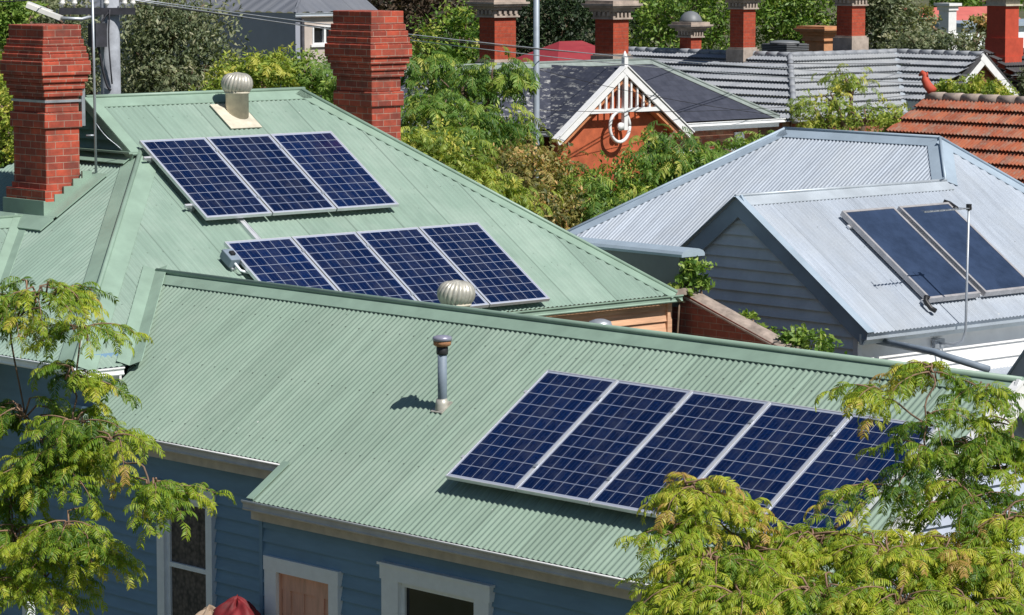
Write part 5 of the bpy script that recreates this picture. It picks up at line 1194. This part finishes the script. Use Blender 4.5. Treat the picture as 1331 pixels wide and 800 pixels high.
tree('bright_shrub', 'fresh green treetop at the upper left corner', [(-56.07, 36.75, 7.58, 0.47, 0.40),(-56.28, 36.45, 7.20, 0.47, 0.47),(-56.65, 37.63, 7.72, 0.28, 0.19)], 'leaf_bright', 4500, 0.055)
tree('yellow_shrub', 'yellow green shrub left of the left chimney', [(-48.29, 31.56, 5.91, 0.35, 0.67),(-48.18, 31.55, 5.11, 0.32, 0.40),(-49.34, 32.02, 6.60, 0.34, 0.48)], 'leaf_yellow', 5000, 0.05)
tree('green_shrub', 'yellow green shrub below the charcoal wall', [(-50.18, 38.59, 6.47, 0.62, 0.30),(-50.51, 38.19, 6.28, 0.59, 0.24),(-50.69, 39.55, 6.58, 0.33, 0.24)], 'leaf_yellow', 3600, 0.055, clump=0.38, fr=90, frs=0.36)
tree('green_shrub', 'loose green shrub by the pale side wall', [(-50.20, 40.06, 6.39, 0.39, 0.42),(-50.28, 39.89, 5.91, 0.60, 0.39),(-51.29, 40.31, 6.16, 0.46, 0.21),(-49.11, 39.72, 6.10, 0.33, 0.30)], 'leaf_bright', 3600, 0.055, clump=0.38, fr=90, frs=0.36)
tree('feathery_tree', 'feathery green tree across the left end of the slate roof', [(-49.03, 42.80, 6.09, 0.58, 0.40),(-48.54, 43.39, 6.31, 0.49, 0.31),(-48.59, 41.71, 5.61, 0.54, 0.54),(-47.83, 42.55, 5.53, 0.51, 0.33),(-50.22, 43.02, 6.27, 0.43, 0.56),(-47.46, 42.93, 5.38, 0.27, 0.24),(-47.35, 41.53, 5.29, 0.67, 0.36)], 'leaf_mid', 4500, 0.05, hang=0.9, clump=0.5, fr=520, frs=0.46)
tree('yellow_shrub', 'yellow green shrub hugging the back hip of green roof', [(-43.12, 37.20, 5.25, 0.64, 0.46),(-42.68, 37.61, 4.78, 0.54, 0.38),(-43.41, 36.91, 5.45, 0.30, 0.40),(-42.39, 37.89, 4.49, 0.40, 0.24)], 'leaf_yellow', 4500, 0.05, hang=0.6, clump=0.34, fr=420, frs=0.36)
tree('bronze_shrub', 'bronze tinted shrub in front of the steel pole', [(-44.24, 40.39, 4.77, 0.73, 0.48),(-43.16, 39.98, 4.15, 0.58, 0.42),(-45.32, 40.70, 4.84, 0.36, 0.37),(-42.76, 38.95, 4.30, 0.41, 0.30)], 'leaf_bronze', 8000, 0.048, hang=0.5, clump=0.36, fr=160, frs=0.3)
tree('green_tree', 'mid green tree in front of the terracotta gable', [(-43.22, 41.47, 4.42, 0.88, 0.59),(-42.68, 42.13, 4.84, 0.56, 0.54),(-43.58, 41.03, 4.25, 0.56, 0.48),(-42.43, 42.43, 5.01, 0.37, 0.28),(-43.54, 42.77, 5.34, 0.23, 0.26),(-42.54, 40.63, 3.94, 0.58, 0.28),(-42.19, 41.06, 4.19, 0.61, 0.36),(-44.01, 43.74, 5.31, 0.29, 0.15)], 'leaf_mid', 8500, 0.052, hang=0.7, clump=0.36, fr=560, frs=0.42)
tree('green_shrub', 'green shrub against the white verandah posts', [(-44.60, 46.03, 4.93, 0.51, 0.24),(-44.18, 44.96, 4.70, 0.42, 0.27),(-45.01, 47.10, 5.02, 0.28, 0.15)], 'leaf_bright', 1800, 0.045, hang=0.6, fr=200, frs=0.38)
tree('sapling', 'loose sapling in front of the sunny grey tile face', [(-49.03, 53.18, 5.18, 0.47, 0.44),(-49.34, 54.47, 5.90, 0.34, 0.22),(-48.84, 53.47, 5.60, 0.24, 0.27),(-48.26, 54.04, 5.18, 0.68, 0.27),(-47.19, 53.72, 5.15, 0.43, 0.27)], 'leaf_yellow', 3000, 0.048, hang=0.5, clump=0.45, fr=120, frs=0.34)
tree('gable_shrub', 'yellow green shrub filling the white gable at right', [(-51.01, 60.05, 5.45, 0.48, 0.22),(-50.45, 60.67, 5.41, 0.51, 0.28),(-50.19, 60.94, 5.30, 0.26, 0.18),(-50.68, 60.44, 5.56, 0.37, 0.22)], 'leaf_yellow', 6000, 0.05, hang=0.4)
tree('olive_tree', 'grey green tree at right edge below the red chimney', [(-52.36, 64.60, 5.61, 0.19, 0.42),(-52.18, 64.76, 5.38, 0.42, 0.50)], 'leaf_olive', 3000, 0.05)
# the two feathery trees in front
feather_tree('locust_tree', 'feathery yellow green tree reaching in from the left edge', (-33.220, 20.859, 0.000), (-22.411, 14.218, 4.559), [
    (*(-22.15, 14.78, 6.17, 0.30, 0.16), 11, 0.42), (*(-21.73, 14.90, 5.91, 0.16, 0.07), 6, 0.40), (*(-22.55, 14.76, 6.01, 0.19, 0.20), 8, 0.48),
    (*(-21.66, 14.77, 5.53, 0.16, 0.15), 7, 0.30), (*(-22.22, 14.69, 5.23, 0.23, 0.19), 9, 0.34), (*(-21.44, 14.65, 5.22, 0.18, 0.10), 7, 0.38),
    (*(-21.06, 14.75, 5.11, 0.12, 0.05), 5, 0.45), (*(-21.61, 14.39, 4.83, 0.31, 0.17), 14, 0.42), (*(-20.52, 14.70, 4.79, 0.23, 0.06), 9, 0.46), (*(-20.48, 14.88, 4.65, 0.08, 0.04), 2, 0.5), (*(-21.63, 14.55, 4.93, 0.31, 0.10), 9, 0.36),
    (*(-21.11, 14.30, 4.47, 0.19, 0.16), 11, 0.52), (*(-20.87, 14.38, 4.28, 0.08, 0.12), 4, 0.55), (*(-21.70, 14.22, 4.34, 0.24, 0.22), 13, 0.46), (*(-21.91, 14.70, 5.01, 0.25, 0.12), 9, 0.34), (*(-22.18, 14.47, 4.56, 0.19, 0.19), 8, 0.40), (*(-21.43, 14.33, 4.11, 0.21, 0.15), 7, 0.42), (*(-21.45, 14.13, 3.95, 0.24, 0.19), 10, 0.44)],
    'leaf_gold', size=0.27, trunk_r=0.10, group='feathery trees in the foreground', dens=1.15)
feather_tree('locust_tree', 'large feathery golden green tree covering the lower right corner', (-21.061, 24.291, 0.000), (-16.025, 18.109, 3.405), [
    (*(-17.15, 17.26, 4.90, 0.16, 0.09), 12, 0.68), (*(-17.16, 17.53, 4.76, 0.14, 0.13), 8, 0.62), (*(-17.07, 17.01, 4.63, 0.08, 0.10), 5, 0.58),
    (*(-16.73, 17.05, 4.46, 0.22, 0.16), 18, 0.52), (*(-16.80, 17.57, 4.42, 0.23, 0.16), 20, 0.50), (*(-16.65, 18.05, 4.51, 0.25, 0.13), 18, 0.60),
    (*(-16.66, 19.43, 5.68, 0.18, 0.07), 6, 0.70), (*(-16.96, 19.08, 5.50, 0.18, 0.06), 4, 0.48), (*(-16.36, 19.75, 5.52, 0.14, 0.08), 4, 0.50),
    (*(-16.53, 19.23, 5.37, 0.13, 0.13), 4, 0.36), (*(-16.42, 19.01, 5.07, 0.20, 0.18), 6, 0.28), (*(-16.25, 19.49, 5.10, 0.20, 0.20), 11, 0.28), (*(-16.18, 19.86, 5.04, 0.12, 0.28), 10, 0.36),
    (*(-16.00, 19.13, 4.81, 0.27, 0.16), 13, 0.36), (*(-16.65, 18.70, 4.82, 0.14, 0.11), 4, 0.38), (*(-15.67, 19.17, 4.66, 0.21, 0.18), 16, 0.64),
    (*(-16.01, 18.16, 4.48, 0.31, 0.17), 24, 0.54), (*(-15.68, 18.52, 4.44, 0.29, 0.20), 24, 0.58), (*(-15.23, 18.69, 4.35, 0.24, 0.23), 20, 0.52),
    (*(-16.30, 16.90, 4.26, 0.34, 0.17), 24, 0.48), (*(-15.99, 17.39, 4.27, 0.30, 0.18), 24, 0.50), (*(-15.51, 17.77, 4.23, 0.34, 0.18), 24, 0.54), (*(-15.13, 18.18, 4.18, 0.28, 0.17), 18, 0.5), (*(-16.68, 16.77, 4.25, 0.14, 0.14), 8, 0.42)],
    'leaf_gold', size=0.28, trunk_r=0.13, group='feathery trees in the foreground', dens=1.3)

# ------------------------------------------------------------------ camera, sun and sky
cam = bpy.data.cameras.new('camera'); co = bpy.data.objects.new('camera', cam); COL.objects.link(co)
cam.sensor_width = 36; cam.lens = 36*4250/1331; cam.clip_end = 3000; cam.clip_start = 0.5
co.location = (0,0,9); co.rotation_euler = (R(90-6.4), 0, R(48)); SC.camera = co
el, az = R(50.3), R(2.0)
sd = V(math.cos(el)*math.cos(az), math.cos(el)*math.sin(az), math.sin(el))
L = bpy.data.lights.new('sun', 'SUN'); L.energy = 5.0; L.angle = R(0.53); L.color = (1.0, 0.965, 0.91)
lo = bpy.data.objects.new('sun', L); COL.objects.link(lo); lo.rotation_euler = sd.to_track_quat('Z', 'Y').to_euler(); lo.location = sd*60
wd = bpy.data.worlds.new('World'); SC.world = wd; wd.use_nodes = True; nt = wd.node_tree
sk = nt.nodes.new('ShaderNodeTexSky'); sk.sky_type = 'NISHITA'; sk.sun_disc = False; sk.ozone_density = 4.0; sk.air_density = 1.2; sk.dust_density = 0.4; sk.sun_elevation = el; sk.sun_rotation = R(90) - az
bgn = nt.nodes['Background']; bgn.inputs['Strength'].default_value = 0.05; nt.links.new(sk.outputs[0], bgn.inputs['Color'])
SC.view_settings.view_transform = 'Standard'; SC.view_settings.look = 'None'; SC.view_settings.exposure = 0.12; SC.view_settings.gamma = 1
SC.cycles.max_bounces = 6; SC.cycles.transparent_max_bounces = 4
